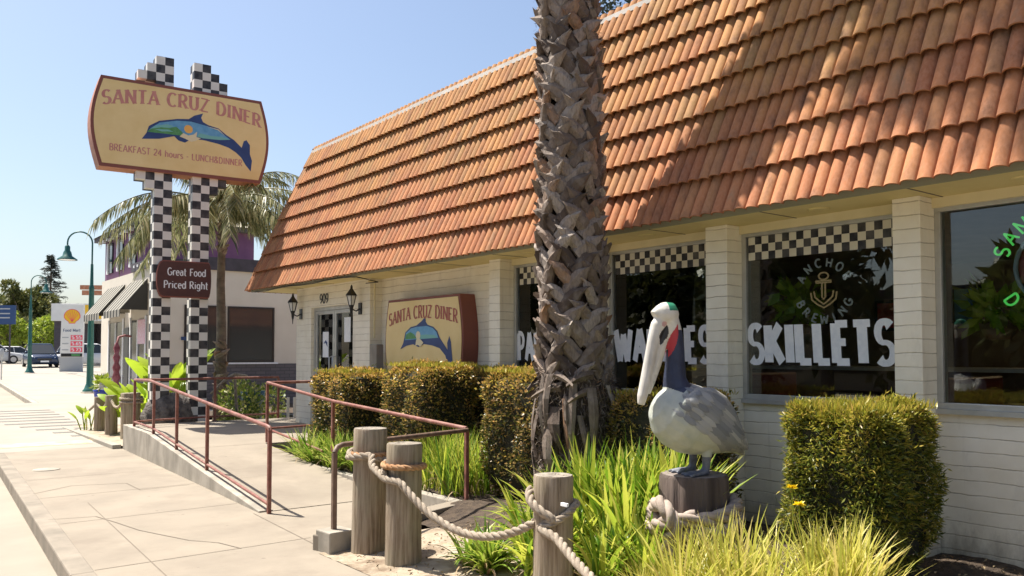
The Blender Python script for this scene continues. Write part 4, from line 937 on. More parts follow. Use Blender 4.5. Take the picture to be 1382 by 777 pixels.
rope([(x,y,z+.045*math.cos(math.atan2(y-PC[1],x-PC[0])-.2)) for i,(x,y,z) in enumerate(wrap(PC,.285,.495,.500,-235,125,60))],.048,mb=q)
kk=(PC[0]-.26,PC[1]-.02)
rope([(kk[0]-.0,kk[1]+.12,.60),(kk[0]-.07,kk[1]+.04,.66),(kk[0]-.09,kk[1]-.08,.60),(kk[0]-.07,kk[1]-.12,.50),(kk[0]-.03,kk[1]-.02,.42),(kk[0]-.07,kk[1]-.04,.34),(kk[0]-.03,kk[1]-.06,.26),(kk[0]-.06,kk[1]-.02,.18)],.050,mb=q)
rope([(kk[0]+.04,kk[1]-.18,.58),(kk[0]-.06,kk[1]-.12,.55),(kk[0]-.10,kk[1]+.0,.52),(kk[0]-.04,kk[1]+.12,.47)],.046,mb=q)
world_part(q.obj('rope_strand',mat('painted_pale_rope',(.27,.21,.17),(.42,.345,.285),18,.9,bs=.6,bsc=120,bd=.004),prope))

# ------------------------------------------------------------------ pelican statue
def ellring(c,ax,ry,ru,up,n=20):
    return [Vector(c)+Vector((0,1,0))*ry*math.cos(2*pi*j/n)+Vector(up)*ru*math.sin(2*pi*j/n) for j in range(n)]
def loft(mb,secs,n=20):
    """secs: (x,z,half-width y,half-depth in plane); sweeps in the xz plane"""
    rs=[]
    for i,(x,z,ry,ru) in enumerate(secs):
        a=secs[max(0,i-1)];b=secs[min(len(secs)-1,i+1)]; t=Vector((b[0]-a[0],0,b[1]-a[1])).normalized(); up=Vector((-t.z,0,t.x))
        rs.append([Vector((x,0,z))+Vector((0,ry*math.cos(2*pi*j/n),0))+up*ru*math.sin(2*pi*j/n) for j in range(n)])
    mb.rings(rs,True)
def pelican():
    mb=MB()
    loft(mb,[(-.31,.12,.03,.015),(-.27,.165,.08,.045),(-.20,.225,.135,.115),(-.11,.28,.18,.175),(-.01,.325,.20,.215),(.09,.365,.205,.235),(.18,.40,.19,.225),(.26,.44,.155,.185),(.32,.47,.095,.11),(.345,.485,.02,.03)])
    loft(mb,[(.13,.46,.13,.13),(.18,.55,.10,.10),(.195,.64,.075,.075),(.19,.74,.062,.066),(.19,.84,.056,.062),(.20,.93,.054,.06),(.225,1.01,.056,.062),(.265,1.065,.055,.055),(.31,1.075,.045,.045),(.345,1.05,.03,.035)])
    mb.ball((.255,0,1.06),(.090,.066,.082),16); mb.ball((.225,0,1.105),(.045,.035,.035),12)
    # bill (upper) and pouch
    loft(mb,[(.275,1.03,.046,.054),(.315,.98,.044,.054),(.342,.90,.039,.046),(.368,.80,.036,.040),(.392,.70,.036,.037),(.415,.60,.037,.035),(.434,.52,.036,.033),(.444,.465,.020,.024)])
    loft(mb,[(.245,1.0,.036,.045),(.275,.92,.034,.05),(.305,.83,.030,.046),(.335,.73,.026,.04),(.365,.63,.022,.03),(.395,.54,.016,.02)])
    for s_ in (1,-1):
        # folded wings
        rs=[]
        for (x,z,h,th) in ((.22,.50,.03,.02),(.17,.50,.10,.045),(.08,.46,.145,.055),(-.02,.40,.145,.05),(-.12,.33,.115,.042),(-.21,.255,.075,.03),(-.29,.19,.035,.018),(-.33,.155,.012,.008)):
            yc=s_*(.155 if x>-.05 else .155+(x+.05)*.38); t=Vector((-.8,0,-.6)); up=Vector((-.55,0,.83))
            rs.append([Vector((x,yc,z))+Vector((0,th*math.cos(2*pi*j/16)*1.0,0))+up*h*math.sin(2*pi*j/16) for j in range(16)])
        mb.rings(rs,True)
        # legs and webbed feet
        mb.tube([(.0,s_*.085,.22),(.01,s_*.085,.12),(.015,s_*.085,.05),(.03,s_*.085,.02)],[.05,.031,.026,.034],12)
        for aa in (-26,0,26):
            c,sn=math.cos(rad(aa)),math.sin(rad(aa)); mb.tube([(.0,s_*.085,.02),(.08*c+.03,s_*.085+.08*sn,.016),(.15*c+.03,s_*.085+.15*sn,.006)],[.018,.016,.010],8)
        mb.add([(.03,s_*.085,.024),(.03+.13*math.cos(rad(-26)),s_*.085+.13*math.sin(rad(-26)),.012),(.15,s_*.085,.012),(.03+.13*math.cos(rad(26)),s_*.085+.13*math.sin(rad(26)),.012),
                (.03,s_*.085,.004),(.03+.13*math.cos(rad(-26)),s_*.085+.13*math.sin(rad(-26)),-.004),(.15,s_*.085,-.004),(.03+.13*math.cos(rad(26)),s_*.085+.13*math.sin(rad(26)),-.004)],
               [(0,1,2),(0,2,3),(4,6,5),(4,7,6),(0,4,5,1),(1,5,6,2),(2,6,7,3),(3,7,4,0)])
    tmp=mb.obj('tmp',M['black'])
    r=tmp.modifiers.new('r','REMESH'); r.mode='VOXEL'; r.voxel_size=.006; r.use_smooth_shade=True
    s_=tmp.modifiers.new('s','SMOOTH'); s_.factor=.5; s_.iterations=6
    dg=bpy.context.evaluated_depsgraph_get(); me=bpy.data.meshes.new_from_object(tmp.evaluated_get(dg))
    bpy.data.objects.remove(tmp)
    me.materials.clear()
    mats=[m_pel('pelican_body',(.34,.37,.34),(.50,.51,.44),(.44,.45,.33)),m_wing(),mat('pelican_navy_neck',(.016,.022,.05),(.028,.036,.075),14,.5,bs=.3,bsc=60),
          mat('pelican_white_head',(.56,.53,.46),(.66,.63,.56),18,.5,bs=.35,bsc=70,bd=.003),mat('pelican_green_cap',(.02,.22,.12),rough=.5),
          m_pel('pelican_bill',(.50,.47,.42),(.66,.63,.58),(.35,.33,.31),True),mat('pelican_red_patch',(.42,.03,.04),rough=.5),mat('pelican_black',(.012,.012,.016),rough=.4),mat('pelican_leg_grey',(.08,.09,.12),(.15,.16,.19),20,.55),
          mat('pelican_pink',(.5,.3,.28),rough=.5)]
    for m_ in mats: me.materials.append(m_)
    for p in me.polygons:
        x,y,z=p.center; ny=abs(y); idx=0
        billx=.275+(1.03-z)*.30 if z<1.03 else .3   # rear line of the bill
        if z<.13 and ny<.2 and x>-.05 and x<.3 and (z<.125): idx=8
        elif z>.62 or (x>.362 and ny<.05 and x>.225+(1-z)*.33) or (z>.54 and x>.09 and z>.545+.5*abs(x-.2)):
            # neck / head / bill
            front=.235+(1.0-z)*.33 if z<1.0 else .26
            if z>=1.085 and x<.262: idx=4
            elif z>.955: idx=3
            elif x>front+.015: idx=5
            elif x>front-.035 and z>.60: idx=3 if z>.66 else 5
            else: idx=2
            if z<.62 and x>.34: idx=5
            if z<.64 and x<.305 and x>.10 and idx in(2,): idx=2
            # red lens-shaped patch behind the bill
            cx=.232+(.88-z)*.30; hw=.027*max(0,1-((z-.87)/.125)**2)
            if abs(x-cx)<hw and ny>.015: idx=6
            cx2=.285+(.94-z)*.34; hw2=.032*max(0,1-((z-.92)/.068)**2)*(1.0 if z>.9 else .7)
            if abs(x-cx2)<hw2 and ny>.018: idx=7
            if (x-.292)**2+(z-.995)**2<.018**2 and ny>.03: idx=9
        else:
            # wings
            u=(x-.0)*(-.55)+(z-.40)*.83
            if ny>.125 and -.12<u<.16 and x<.215: idx=1
            if x<-.1 and ny>.125+(x+.05)*.38-.01 and abs(u)<.13: idx=1
            if z>.52 and x<.16 and idx==0: idx=1
        p.material_index=idx
    o=bpy.data.objects.new('pelican_statue',me); COL.objects.link(o)
    return o
def m_pel(name,c1,c2,c3,bill=False):
    m,nt,b,o=newmat(name); v=coords(nt,(1,1,.25) if bill else (1,1,1)); c=ramp(nt,noise(nt,v,9 if not bill else 30,6),[(.3,c1),(.7,c2)])
    c=mixc(nt,ramp(nt,noise(nt,coords(nt),3.5,4),[(.5,(0,)*3),(.75,(.6,)*3)]),c,c3); nt.links.new(c,b.inputs['Base Color']); b.inputs['Roughness'].default_value=.5
    bump(nt,b,noise(nt,v,28 if bill else 34,5),.55,.006); return m
def m_wing():
    m,nt,b,o=newmat('pelican_wing'); t=nt.nodes.new('ShaderNodeTexCoord'); mp=nt.nodes.new('ShaderNodeMapping'); mp.vector_type='TEXTURE'
    mp.inputs['Rotation'].default_value=(0,-rad(37),0); mp.inputs['Scale'].default_value=(1,1,1); nt.links.new(t.outputs['Object'],mp.inputs[0])
    m2=nt.nodes.new('ShaderNodeMapping'); m2.inputs['Scale'].default_value=(.22,1,1); nt.links.new(mp.outputs[0],m2.inputs[0])
    f=noise(nt,m2.outputs[0],34,5,.6); c=ramp(nt,f,[(.35,(.15,.16,.175)),(.5,(.24,.245,.25)),(.66,(.34,.335,.32))])
    c=mixc(nt,ramp(nt,noise(nt,coords(nt),6,4),[(.5,(0,)*3),(.75,(.5,)*3)]),c,(.46,.44,.36)); nt.links.new(c,b.inputs['Base Color']); b.inputs['Roughness'].default_value=.55
    bump(nt,b,f,1,.014); return m
pel=pelican(); pel.location=(PC[0]+.04,PC[1]-.03,.805); 
# forward: towards the left of the picture and a little towards the street
pel.rotation_euler=(0,0,math.atan2(.6122,-.7907)+rad(18)); pel.scale=(1.0,1.0,1.0)
tag(pel,'painted pelican statue with navy neck and long pale bill, standing on the piling','statue')

from mathutils.bvhtree import BVHTree
bv=BVHTree.FromPolygons([v.co.copy() for v in pel.data.vertices],[tuple(p.vertices) for p in pel.data.polygons])
fm=leafmat('pelican_feather',G((.13,.14,.16),(.22,.23,.245),(.37,.37,.36)),0,.55)
for s_ in (1,-1):
    mb=MB(); d=Vector((-.80,0,-.60)); up=Vector((-.60,0,.80))
    for row,(a0,nf_,Lf,wf) in enumerate(((.30,9,.20,.040),(.20,9,.17,.042),(.11,8,.13,.042),(.03,7,.10,.04),(-.04,5,.08,.04))):
        for k in range(nf_):
            u=-.115+.235*k/(nf_-1)+R.uniform(-.006,.006); root=Vector((.17,0,.50))+d*(a0-.02*abs(u)*8)+up*u*(1-.25*a0)
            rows=[]; ok=True
            for q_ in range(6):
                t=q_/5; c0=root+d*Lf*t; w_=wf*(.55+.9*t-1.35*t**5)*.5; pts=[]
                for sg in (-1,0,1):
                    p=c0+up*w_*sg; hit=bv.ray_cast(Vector((p.x,s_*.5,p.z)),Vector((0,-s_,0)))
                    if hit[0] is None or s_*hit[0].y<.02: ok=False;break
                    pts.append(hit[0]+Vector((0,s_*(.002+.008*t+(.003 if sg==0 else 0)-.0012*row),0)))
                if not ok: break
                rows.append(pts)
            if len(rows)>3: mb.add([p for r_ in rows for p in r_],[f for i in range(len(rows)-1) for f in((3*i,3*i+1,3*i+4,3*i+3),(3*i+1,3*i+2,3*i+5,3*i+4))],0,True)
    mb.obj('wing_feathers',fm,pel)
# ------------------------------------------------------------------ big palm trunk in front of the diner
def palm_fronds(parent,c,n,L,m,yel=None,droop=1.0,lo=-35,hi=75,ll=.55,bias=None):
    rach=MB(); P=[];D=[];PY=[];DY=[]
    for i in range(n):
        az=2*pi*i/n*1.0+R.uniform(-.25,.25)+i*2.4; el=rad(R.uniform(lo,hi)); Lf=L*R.uniform(.8,1.1)
        p=Vector(c); dirv=Vector((math.cos(az)*math.cos(el),math.sin(az)*math.cos(el),math.sin(el))); pts=[p.copy()]; steps=14
        for k in range(steps):
            dirv.z-=droop*.135*(1-.3*abs(dirv.z)); dirv.normalize(); p=p+dirv*Lf/steps; pts.append(p.copy())
        rach.tube(pts,[.022*(1-.85*j/steps) for j in range(steps+1)],5)
        for k in range(2,steps+1):
            a=pts[k-1];b=pts[k];t=(b-a).normalized(); side=t.cross(Vector((0,0,1)));
            if side.length<.1: side=Vector((1,0,0))
            side.normalize()
            for q_ in range(6):
                bs=a.lerp(b,q_/6)
                for s_ in (1,-1):
                    dd=(side*s_*R.uniform(.5,.9)+t*.55+Vector((0,0,R.uniform(-.55,.0)))).normalized()
                    (PY if (el<rad(6) and yel) else P).append(bs); (DY if (el<rad(6) and yel) else D).append(dd)
    rach.obj('frond_stem',M['shrub'] if False else m,parent)
    def hang(nm,P,D,mm):
        P=np.array(P);D=nrmz(np.array(D)); n_=len(P); L1=(ll*RN.uniform(.6,1.15,n_))[:,None]
        Dn=nrmz(D+np.array([0,0,-.55])); Dn2=nrmz(D+np.array([0,0,-1.7])); S=nrmz(np.cross(D,RN.normal(size=(n_,3))))*.014
        a=P;b_=P+Dn*L1*.5;c2=b_+Dn2*L1*.5
        V=np.stack([a-S*.6,a+S*.6,b_+S,b_-S,c2+S*.15,c2-S*.15],1).reshape(-1,3)
        base=(np.arange(n_)*6)[:,None,None]; F=(np.array([[0,1,2,3],[3,2,4,5]])[None]+base).reshape(-1,4)
        npmesh(nm,V,F,mm,parent)
    hang('crown',P,D,m)
    if PY: hang('dry_fronds',PY,DY,yel)
def boots(c0,c1,rf,n_per_m,size,mb):
    """criss-cross leaf bases up a trunk from c0 to c1"""
    c0=Vector(c0);c1=Vector(c1);H=(c1-c0).length; n=int(H*n_per_m)
    for i in range(n):
        row=i//6; z=(row*6+3+R.uniform(-.8,.8))/n; z=min(1,z); az=(i%6)*2*pi/6+row*.62+R.uniform(-.13,.13); cen=c0.lerp(c1,z); r=rf(z*H)
        s_=1 if (row%2==0) else -1; tilt=s_*rad(R.uniform(40,58)); sz=size*R.uniform(.88,1.18)
        up=Vector((0,0,1)); rd=Vector((math.cos(az),math.sin(az),0)); tg=Vector((-math.sin(az),math.cos(az),0))
        d=(up*math.cos(tilt)+tg*math.sin(tilt)); side=d.cross(rd).normalized()
        L=.30*sz; W=.145*sz; rows=[];K=7; rag=R.uniform(.25,.75)
        for k in range(K):
            t=k/(K-1); w_=W*(1-.22*t-.70*max(0,t-.72)/.28)*(1 if t<.99 else .55); out=r*.90+.03+.068*t**1.6*sz+.012
            cc=cen+d*(L*(t-.4)); ang=math.asin(max(-1,min(1,(L*(t-.4))*math.sin(tilt)/max(r,.05)*.8)))
            rdd=(rd*math.cos(ang)+tg*math.sin(ang)).normalized(); 
            base=cen+Vector((0,0,d.z*L*(t-.4)))
            ctr=base+rdd*out
            sd=(up.cross(rdd))  # tangential
            sdir=(sd*math.cos(tilt)-up*math.sin(tilt))
            # trough cross-section
            jr=R.uniform(-.006,.006)
            rows.append([ctr+sdir*w_*.5-rdd*(.040*(1-t*.5)),ctr+sdir*w_*.22+rdd*(.004+jr),ctr-sdir*w_*.22+rdd*.004,ctr-sdir*w_*.5-rdd*(.040*(1-t*.5)),ctr-sdir*w_*.42-rdd*.055,ctr+sdir*w_*.42-rdd*.055])
        rows=[[p+Vector((R.uniform(-1,1),R.uniform(-1,1),R.uniform(-1,1)))*(.003+.006*(i_/6)) for p in r_] for i_,r_ in enumerate(rows)]
        # ragged split tip
        rows[-1]=[p+d*R.uniform(-.03,.05)*sz for p in rows[-1]]
        vs=[p for r_ in rows for p in r_]; fs=[]
        for k in range(K-1):
            for j in range(6): fs.append((k*6+j,k*6+(j+1)%6,(k+1)*6+(j+1)%6,(k+1)*6+j))
        fs.append(tuple(range((K-1)*6,K*6)))
        mb.add(vs,fs,0,False)
PB=Vector((5.09,5.64,.12)); PM=Vector((5.09,5.74,5.6)); PT=Vector((5.02,6.32,14.0))
palm=thing('palm_tree','huge rough palm trunk of criss-crossed grey leaf bases standing before the diner','palm tree',tuple(PB))
mb=MB()
rcore=lambda h: .30 if h<1.3 else (.205+.03*math.exp(-(h-1.3)*1.2))
core=[PB.lerp(PM,t/10) for t in range(10)]+[PM.lerp(PT,t/20) for t in range(21)]
mb.tube(core,[.17+ (.05 if t==0 else 0) for t in range(31)],16); world_part(mb.obj('core',M['fibre'],palm))
mb=MB(); pst_=PB+Vector((0,0,1.3)); 
boots(PB.lerp(PM,1.25/5.5),PM,lambda h:.22+.075*math.exp(-h*.55),74,1.0,mb)
boots(PM,PT-Vector((0,0,.4)),lambda h:.205,26,1.15,mb)
bt=world_part(mb.obj('trunk',M['boot'],palm))
# fibrous foot
mb=MB(); n=64; rs=[]
prof=[(.46,-.05),(.40,.05),(.335,.18),(.305,.35),(.30,.6),(.305,.85),(.30,1.05),(.27,1.25),(.22,1.4)]
for r_,z in prof: rs.append([PB+Vector(((r_*(1+.07*math.sin(j*1.3+z*9)+R.uniform(-.05,.05)))*math.cos(2*pi*j/n),(r_*(1+.07*math.sin(j*1.3+z*9)+R.uniform(-.05,.05)))*math.sin(2*pi*j/n),z)) for j in range(n)])
mb.rings(rs,True,0,False); world_part(mb.obj('trunk_foot',M['fibre'],palm))
mb=MB()
for i in range(26):   # hanging flaps and ragged fibres on the foot
    az=R.uniform(0,2*pi); z1=R.uniform(.8,1.38); L=R.uniform(.3,.85); w_=R.uniform(.025,.065); r0=.31
    rd=Vector((math.cos(az),math.sin(az),0)); tg=Vector((-math.sin(az),math.cos(az),0)); sw_=R.uniform(-.12,.12)
    rows=[]
    for k in range(6):
        t=k/5; ww=w_*(1 if t<.5 else 1-(t-.5)*1.5); ce=PB+rd*(r0+.025+.05*math.sin(t*3)+R.uniform(-.008,.01))+tg*sw_*t+Vector((0,0,z1-L*t)); rows.append([ce+tg*ww,ce+rd*.018,ce-tg*ww])
    mb.add([p for r_ in rows for p in r_],[f for k in range(5) for f in((3*k,3*k+1,3*k+4,3*k+3),(3*k+1,3*k+2,3*k+5,3*k+4))],0,False)
for i in range(18):
    az=R.uniform(0,2*pi); rd=Vector((math.cos(az),math.sin(az),0)); tg=Vector((-math.sin(az),math.cos(az),0))*R.choice((-1,1)); z1=R.uniform(1.08,1.36); rows=[]
    for k in range(6):
        t=k/5; ww=.045*(1-.6*t); ce=PB+rd*(.30+.10*t)+tg*(.26*t-.1)+Vector((0,0,z1-.10*t*t)); rows.append([ce+Vector((0,0,ww)),ce+rd*.02,ce-Vector((0,0,ww))])
    mb.add([p for r_ in rows for p in r_],[f for k in range(5) for f in((3*k,3*k+1,3*k+4,3*k+3),(3*k+1,3*k+2,3*k+5,3*k+4))],0,False)
world_part(mb.obj('hanging_bases',M['boot'],palm))
nf=5200; az=RN.uniform(0,2*pi,nf); zz=RN.uniform(.1,1.35,nf)
Pf=np.stack([PB.x+.315*np.cos(az),PB.y+.315*np.sin(az),PB.z+zz],1); Df=np.stack([np.cos(az)*.5,np.sin(az)*.5,RN.normal(-.3,.8,nf)],1)+RN.normal(size=(nf,3))*.35
world_part(leaves('loose_fibre',Pf,Df,.085,.007,M['boot'],palm))
pcr=MB(); 
nf=5200; az=RN.uniform(0,2*pi,nf); zz=RN.uniform(1.2,5.6,nf); rr_=RN.uniform(.20,.30,nf)
Pf=np.stack([PB.x+rr_*np.cos(az),PB.y+.02*zz+rr_*np.sin(az),PB.z+zz],1); Df=np.stack([np.cos(az)*.5,np.sin(az)*.5,RN.normal(-.1,.9,nf)],1)+RN.normal(size=(nf,3))*.4
world_part(leaves('loose_fibre',Pf,Df,.06,.005,M['boot'],palm))
palm_fronds(palm,tuple(PT-PB),50,2.2,M['frond'],None,1.2,-45,70,.65)

# queen palm behind the pylon
qp=thing('palm_tree','slim feathery palm behind the checkered pylon posts','palm tree',(5.95,17.7,.08))
mb=MB(); pts=[Vector((0,0,-.1)),Vector((0,0,.9)),Vector((.01,0,2)),Vector((-.02,0,3)),Vector((.0,0,4.0)),Vector((.02,0,4.6))]; mb.tube(pts,[.16,.13,.10,.085,.075,.08],14); mb.obj('trunk',mat('ringed_palm_bark',(.10,.08,.065),(.20,.165,.13),5,.9,bs=1,bsc=14,bd=.03,stretch=(1,1,1.6)),qp)
mb=MB(); boots((0,0,.0),(0,0,1.7),lambda h:.085,26,.7,mb); mb.obj('leaf_bases',M['boot'],qp)
mb=MB(); boots((0,0,3.6),(0,0,4.7),lambda h:.045,26,.7,mb); mb.obj('leaf_bases',M['boot'],qp)
palm_fronds(qp,(-.1,0,4.6),44,2.45,M['frondg'],M['frondy'],.88,6,66,.42)

# ------------------------------------------------------------------ hedges
def hedge(x0,x1,y0,y1,z1,label,n=13000,L=.036,W=.015,z0=.12,red=True):
    MS,MT=(M['hedgered'],M['hedgetopred']) if red else (M['hedge'],M['hedgetop'])
    t=thing('hedge',label,'hedge',((x0+x1)/2,(y0+y1)/2,z0),group='clipped box hedges below the diner windows')
    hx,hy,hz=(x1-x0)/2,(y1-y0)/2,z1-z0
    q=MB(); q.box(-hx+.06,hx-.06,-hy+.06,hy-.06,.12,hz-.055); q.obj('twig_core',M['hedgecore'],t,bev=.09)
    def shell(n,top):
        # points on a rounded box with bumps
        out=[];dr=[]
        areas=[4*hx*hy if top else 0, 2*hy*hz if not top else 0,2*hy*hz if not top else 0,2*hx*hz if not top else 0,2*hx*hz if not top else 0]
        f=RN.choice(5,n,p=np.array(areas)/sum(areas))
        a=RN.uniform(-1,1,n);b=RN.uniform(-1,1,n);c=RN.uniform(0,1,n)**.85
        P=np.zeros((n,3));D=np.zeros((n,3))
        m0=f==0;P[m0]=np.stack([a*hx,b*hy,np.full(n,hz)],1)[m0];D[m0]=(0,0,1)
        for k,(ax,sg) in enumerate(((0,1),(0,-1),(1,1),(1,-1))):
            mk=f==k+1
            if ax==0: P[mk]=np.stack([np.full(n,sg*hx),b*hy,c*hz],1)[mk]; D[mk]=(sg,0,.15)
            else: P[mk]=np.stack([a*hx,np.full(n,sg*hy),c*hz],1)[mk]; D[mk]=(0,sg,.15)
        # round the vertical and top edges
        rr=(.24 if red else .17); Q=P.copy()
        lim=np.array([hx-rr,hy-rr]); ex=np.clip(np.abs(Q[:,:2])-lim,0,None); dz=np.clip(Q[:,2]-(hz-rr),0,None)
        v=np.concatenate([ex*np.sign(Q[:,:2]),dz[:,None]],1); ln=np.linalg.norm(v,axis=1,keepdims=True); sc=np.where(ln>rr,rr/np.maximum(ln,1e-6),1); 
        core=Q-v; Q=core+v*sc; D=nrmz(D+v/rr*.8)
        bumpn=(.024*np.sin(Q[:,0]*9+Q[:,1]*7+x0*9)+.022*np.sin(Q[:,1]*11+Q[:,2]*8+y0*5)+.016*np.sin(Q[:,2]*17+Q[:,0]*13)+.014*np.sin(Q[:,1]*23+Q[:,0]*19))[:,None]
        low=np.clip((.28-Q[:,2])/.28,0,1)[:,None]; Q=Q-D*low*np.array([1,1,0])*.16
        Q=Q+D*bumpn-D*np.abs(RN.normal(size=(n,1)))*.045+(RN.uniform(size=(n,1))<.02)*D*.05
        return Q,D+RN.normal(size=(n,3))*.75
    P,D=shell(n,False); P2,D2=shell(int(n*.42),True)
    up_=RN.uniform(size=len(P))<.06+.60*np.clip(P[:,2]/hz,0,1)**4; gr_=RN.uniform(size=len(P2))<.35
    leaves('foliage',np.concatenate([P[~up_],P2[gr_]]),np.concatenate([D[~up_],D2[gr_]]),L,W,MS,t)
    leaves('new_growth',np.concatenate([P[up_],P2[~gr_]+np.array([0,0,.004])]),np.concatenate([D[up_],D2[~gr_]+np.array([0,0,.2])]),L,W,MT,t)
    k=int(n*.05); az=RN.uniform(-1,1,(k,2)); P=np.stack([az[:,0]*hx*.96,az[:,1]*hy*.96,np.full(k,hz-.01)],1); leaves('sprigs',P,np.array([0,0,1.6])+RN.normal(size=(k,3))*.5,L*1.5,W*.7,M['hedgetop'],t)
    return t
hedge(5.08,5.85,2.74,3.50,1.235,'boxy yellow green hedge at the right, below the SKILLETS window',24000,.048,.011,red=False)
hedge(5.15,5.95,4.45,5.35,1.26,'dark hedge mostly hidden behind the pelican statue',12000)
hedge(5.12,5.92,6.2,7.22,1.42,'reddish green hedge just left of the big palm trunk',15000,.040,.020)
hedge(5.10,5.90,8.22,9.30,1.46,'widest green hedge in front of the wall sign',16000,.042,.020)
hedge(5.12,5.92,10.25,11.42,1.35,'farthest clipped hedge, beside the entrance door',12000,.044,.022)
hedge(5.95,6.25,7.75,8.9,1.43,'narrow dark hedge strip against the wall behind the widest hedge',7000)

# ------------------------------------------------------------------ strap-leaf clumps
def clump(cx,cy,rx,ry,n,L,W,m,label,name='strap_leaf_plant',lean=(.1,.75),droop=1.0,group='strap leaved plants in the bed',zf=soilz,L2=.3):
    t=thing(name,label,'plant',(cx,cy,zf(cx,cy)),group=group)
    k=max(6,n//28); cxs=RN.uniform(-1,1,(k,2)); cxs=cxs[(cxs**2).sum(1)<=1.05]; k=len(cxs)
    id_=RN.integers(0,k,n); B=cxs[id_]*np.array([rx,ry])+RN.normal(size=(n,2))*.025
    az=RN.uniform(0,2*pi,n); B=np.concatenate([B,np.array([[zf(cx+b[0],cy+b[1])-zf(cx,cy)-.02] for b in B])],1)
    Ls=L*RN.uniform(1-L2,1+L2*.6,n); Ws=W*RN.uniform(.6,1.2,n); le_=RN.uniform(lean[0],lean[1],n)
    blades('blades',B,az,Ls,Ws,le_,m,t,droop=droop)
    if n>150:
        k2=n//9; ii=RN.integers(0,n,k2); blades('dead_blades',B[ii],RN.uniform(0,2*pi,k2),Ls[ii]*.8,Ws[ii]*.7,RN.uniform(.5,1.15,k2),M['deadblade'],t,droop=1.5)
    return t
clump(5.03,10.35,.28,1.0,1100,.50,.026,M['grassdk'],'dark green arching clump beside the ramp below the farthest hedge',droop=1.1,zf=lambda x,y:.13)
clump(5.05,8.55,.22,.5,420,.42,.024,M['grassdk'],'small green clump at the planter kerb below the widest hedge',droop=1.1,zf=lambda x,y:.13)
clump(5.12,7.55,.30,.45,800,.64,.016,M['grass'],'upright yellow green grassy clump behind the red rail end post',lean=(.02,.42),droop=.7,zf=lambda x,y:.13)
clump(4.55,5.05,.45,.33,900,.58,.044,M['grass'],'broad bright green clump left of the single wooden post, before the palm foot',droop=1.0)
clump(3.95,4.62,.26,.22,420,.50,.038,M['grass'],'low bright green clump spilling behind the single wooden post',droop=1.2)
clump(4.55,4.40,.42,.42,720,.82,.046,M['grass'],'tall bright green clump between the single post and the pelican piling',lean=(.03,.5),droop=.75)
clump(4.05,3.95,.25,.25,380,.52,.034,M['grass'],'bright green clump at the foot of the pelican piling',lean=(.05,.6))
clump(3.90,3.05,.36,.32,560,.60,.020,M['grasspale'],'pale yellow green grass clump in the foreground below the pelican',name='grass_clump',lean=(.04,.62),droop=.75,group='pale grass clumps in the foreground')
clump(4.18,2.62,.30,.30,460,.60,.020,M['grasspale'],'pale grass clump with yellow flowers in front of the right hedge',name='grass_clump',lean=(.02,.55),droop=.6,group='pale grass clumps in the foreground')
clump(3.72,3.48,.18,.2,260,.34,.008,M['grasspale'],'short dry grass tuft left of the piling rope',name='grass_clump',lean=(.05,.6),droop=.6,group='pale grass clumps in the foreground')
clump(3.62,4.95,.22,.2,200,.36,.034,M['grassdk'],'small low strap leaved tuft on the dry dirt left of the single post',droop=1.3)
clump(4.9,2.05,.06,.06,24,.20,.022,M['banana'],'tiny sprouting seedling on the bare soil near the right wall',name='seedling',lean=(.05,.7),group='small seedlings')
for (x,y,z,lb) in ((4.50,3.02,.70,'small yellow flower on a thin stalk, higher of the two'),(4.42,2.92,.62,'round yellow flower beside the right hedge, larger of the two')):
    t=thing('flower',lb,'flower',(x,y,soilz(x,y)),group='yellow flowers above the pale grass')
    q=MB(); q.tube([(0,0,0),(.01,0,z*.5),(0,0,z)],.003,5); q.obj('stalk',M['grass'],t)
    k=40; a=RN.uniform(0,2*pi,k); D=np.stack([np.cos(a),np.sin(a),RN.uniform(-.1,.8,k)],1); leaves('bloom',np.tile([0,0,z],(k,1)),D,.034,.018,M['flower'],t)

# ------------------------------------------------------------------ left bed: pilings, banana plants, boulder...
def pile(loc,r,h,lab):
    return post(loc,r,h,lab,R.uniform(-.02,.02),'short pilings at the end of the ramp')
pile((3.98,16.75,.0),.17,.88,'fat dark piling wrapped with rope at the far end of the ramp')
pile((3.86,17.75,.0),.11,.80,'middle short piling between the fat piling and the crosswalk')
pile((3.80,18.5,.02),.10,.72,'farthest short piling next to the crosswalk')
rp=thing('rope','pale rope strung in a zigzag between the three short pilings','rope',(3.9,17.5,.7)); q=MB()
rope(wrap((3.98,16.75),.19,.80,.76,0,350),.024,mb=q); rope(wrap((3.98,16.75),.19,.72,.70,0,350),.024,mb=q)
rope(sag((3.86,16.85,.76),(3.82,17.65,.74),.16)+sag((3.80,17.72,.74),(3.74,18.45,.62),.14)+[(3.7,19.0,.45)],.026,mb=q); world_part(q.obj('rope_strand',M['rope'],rp))
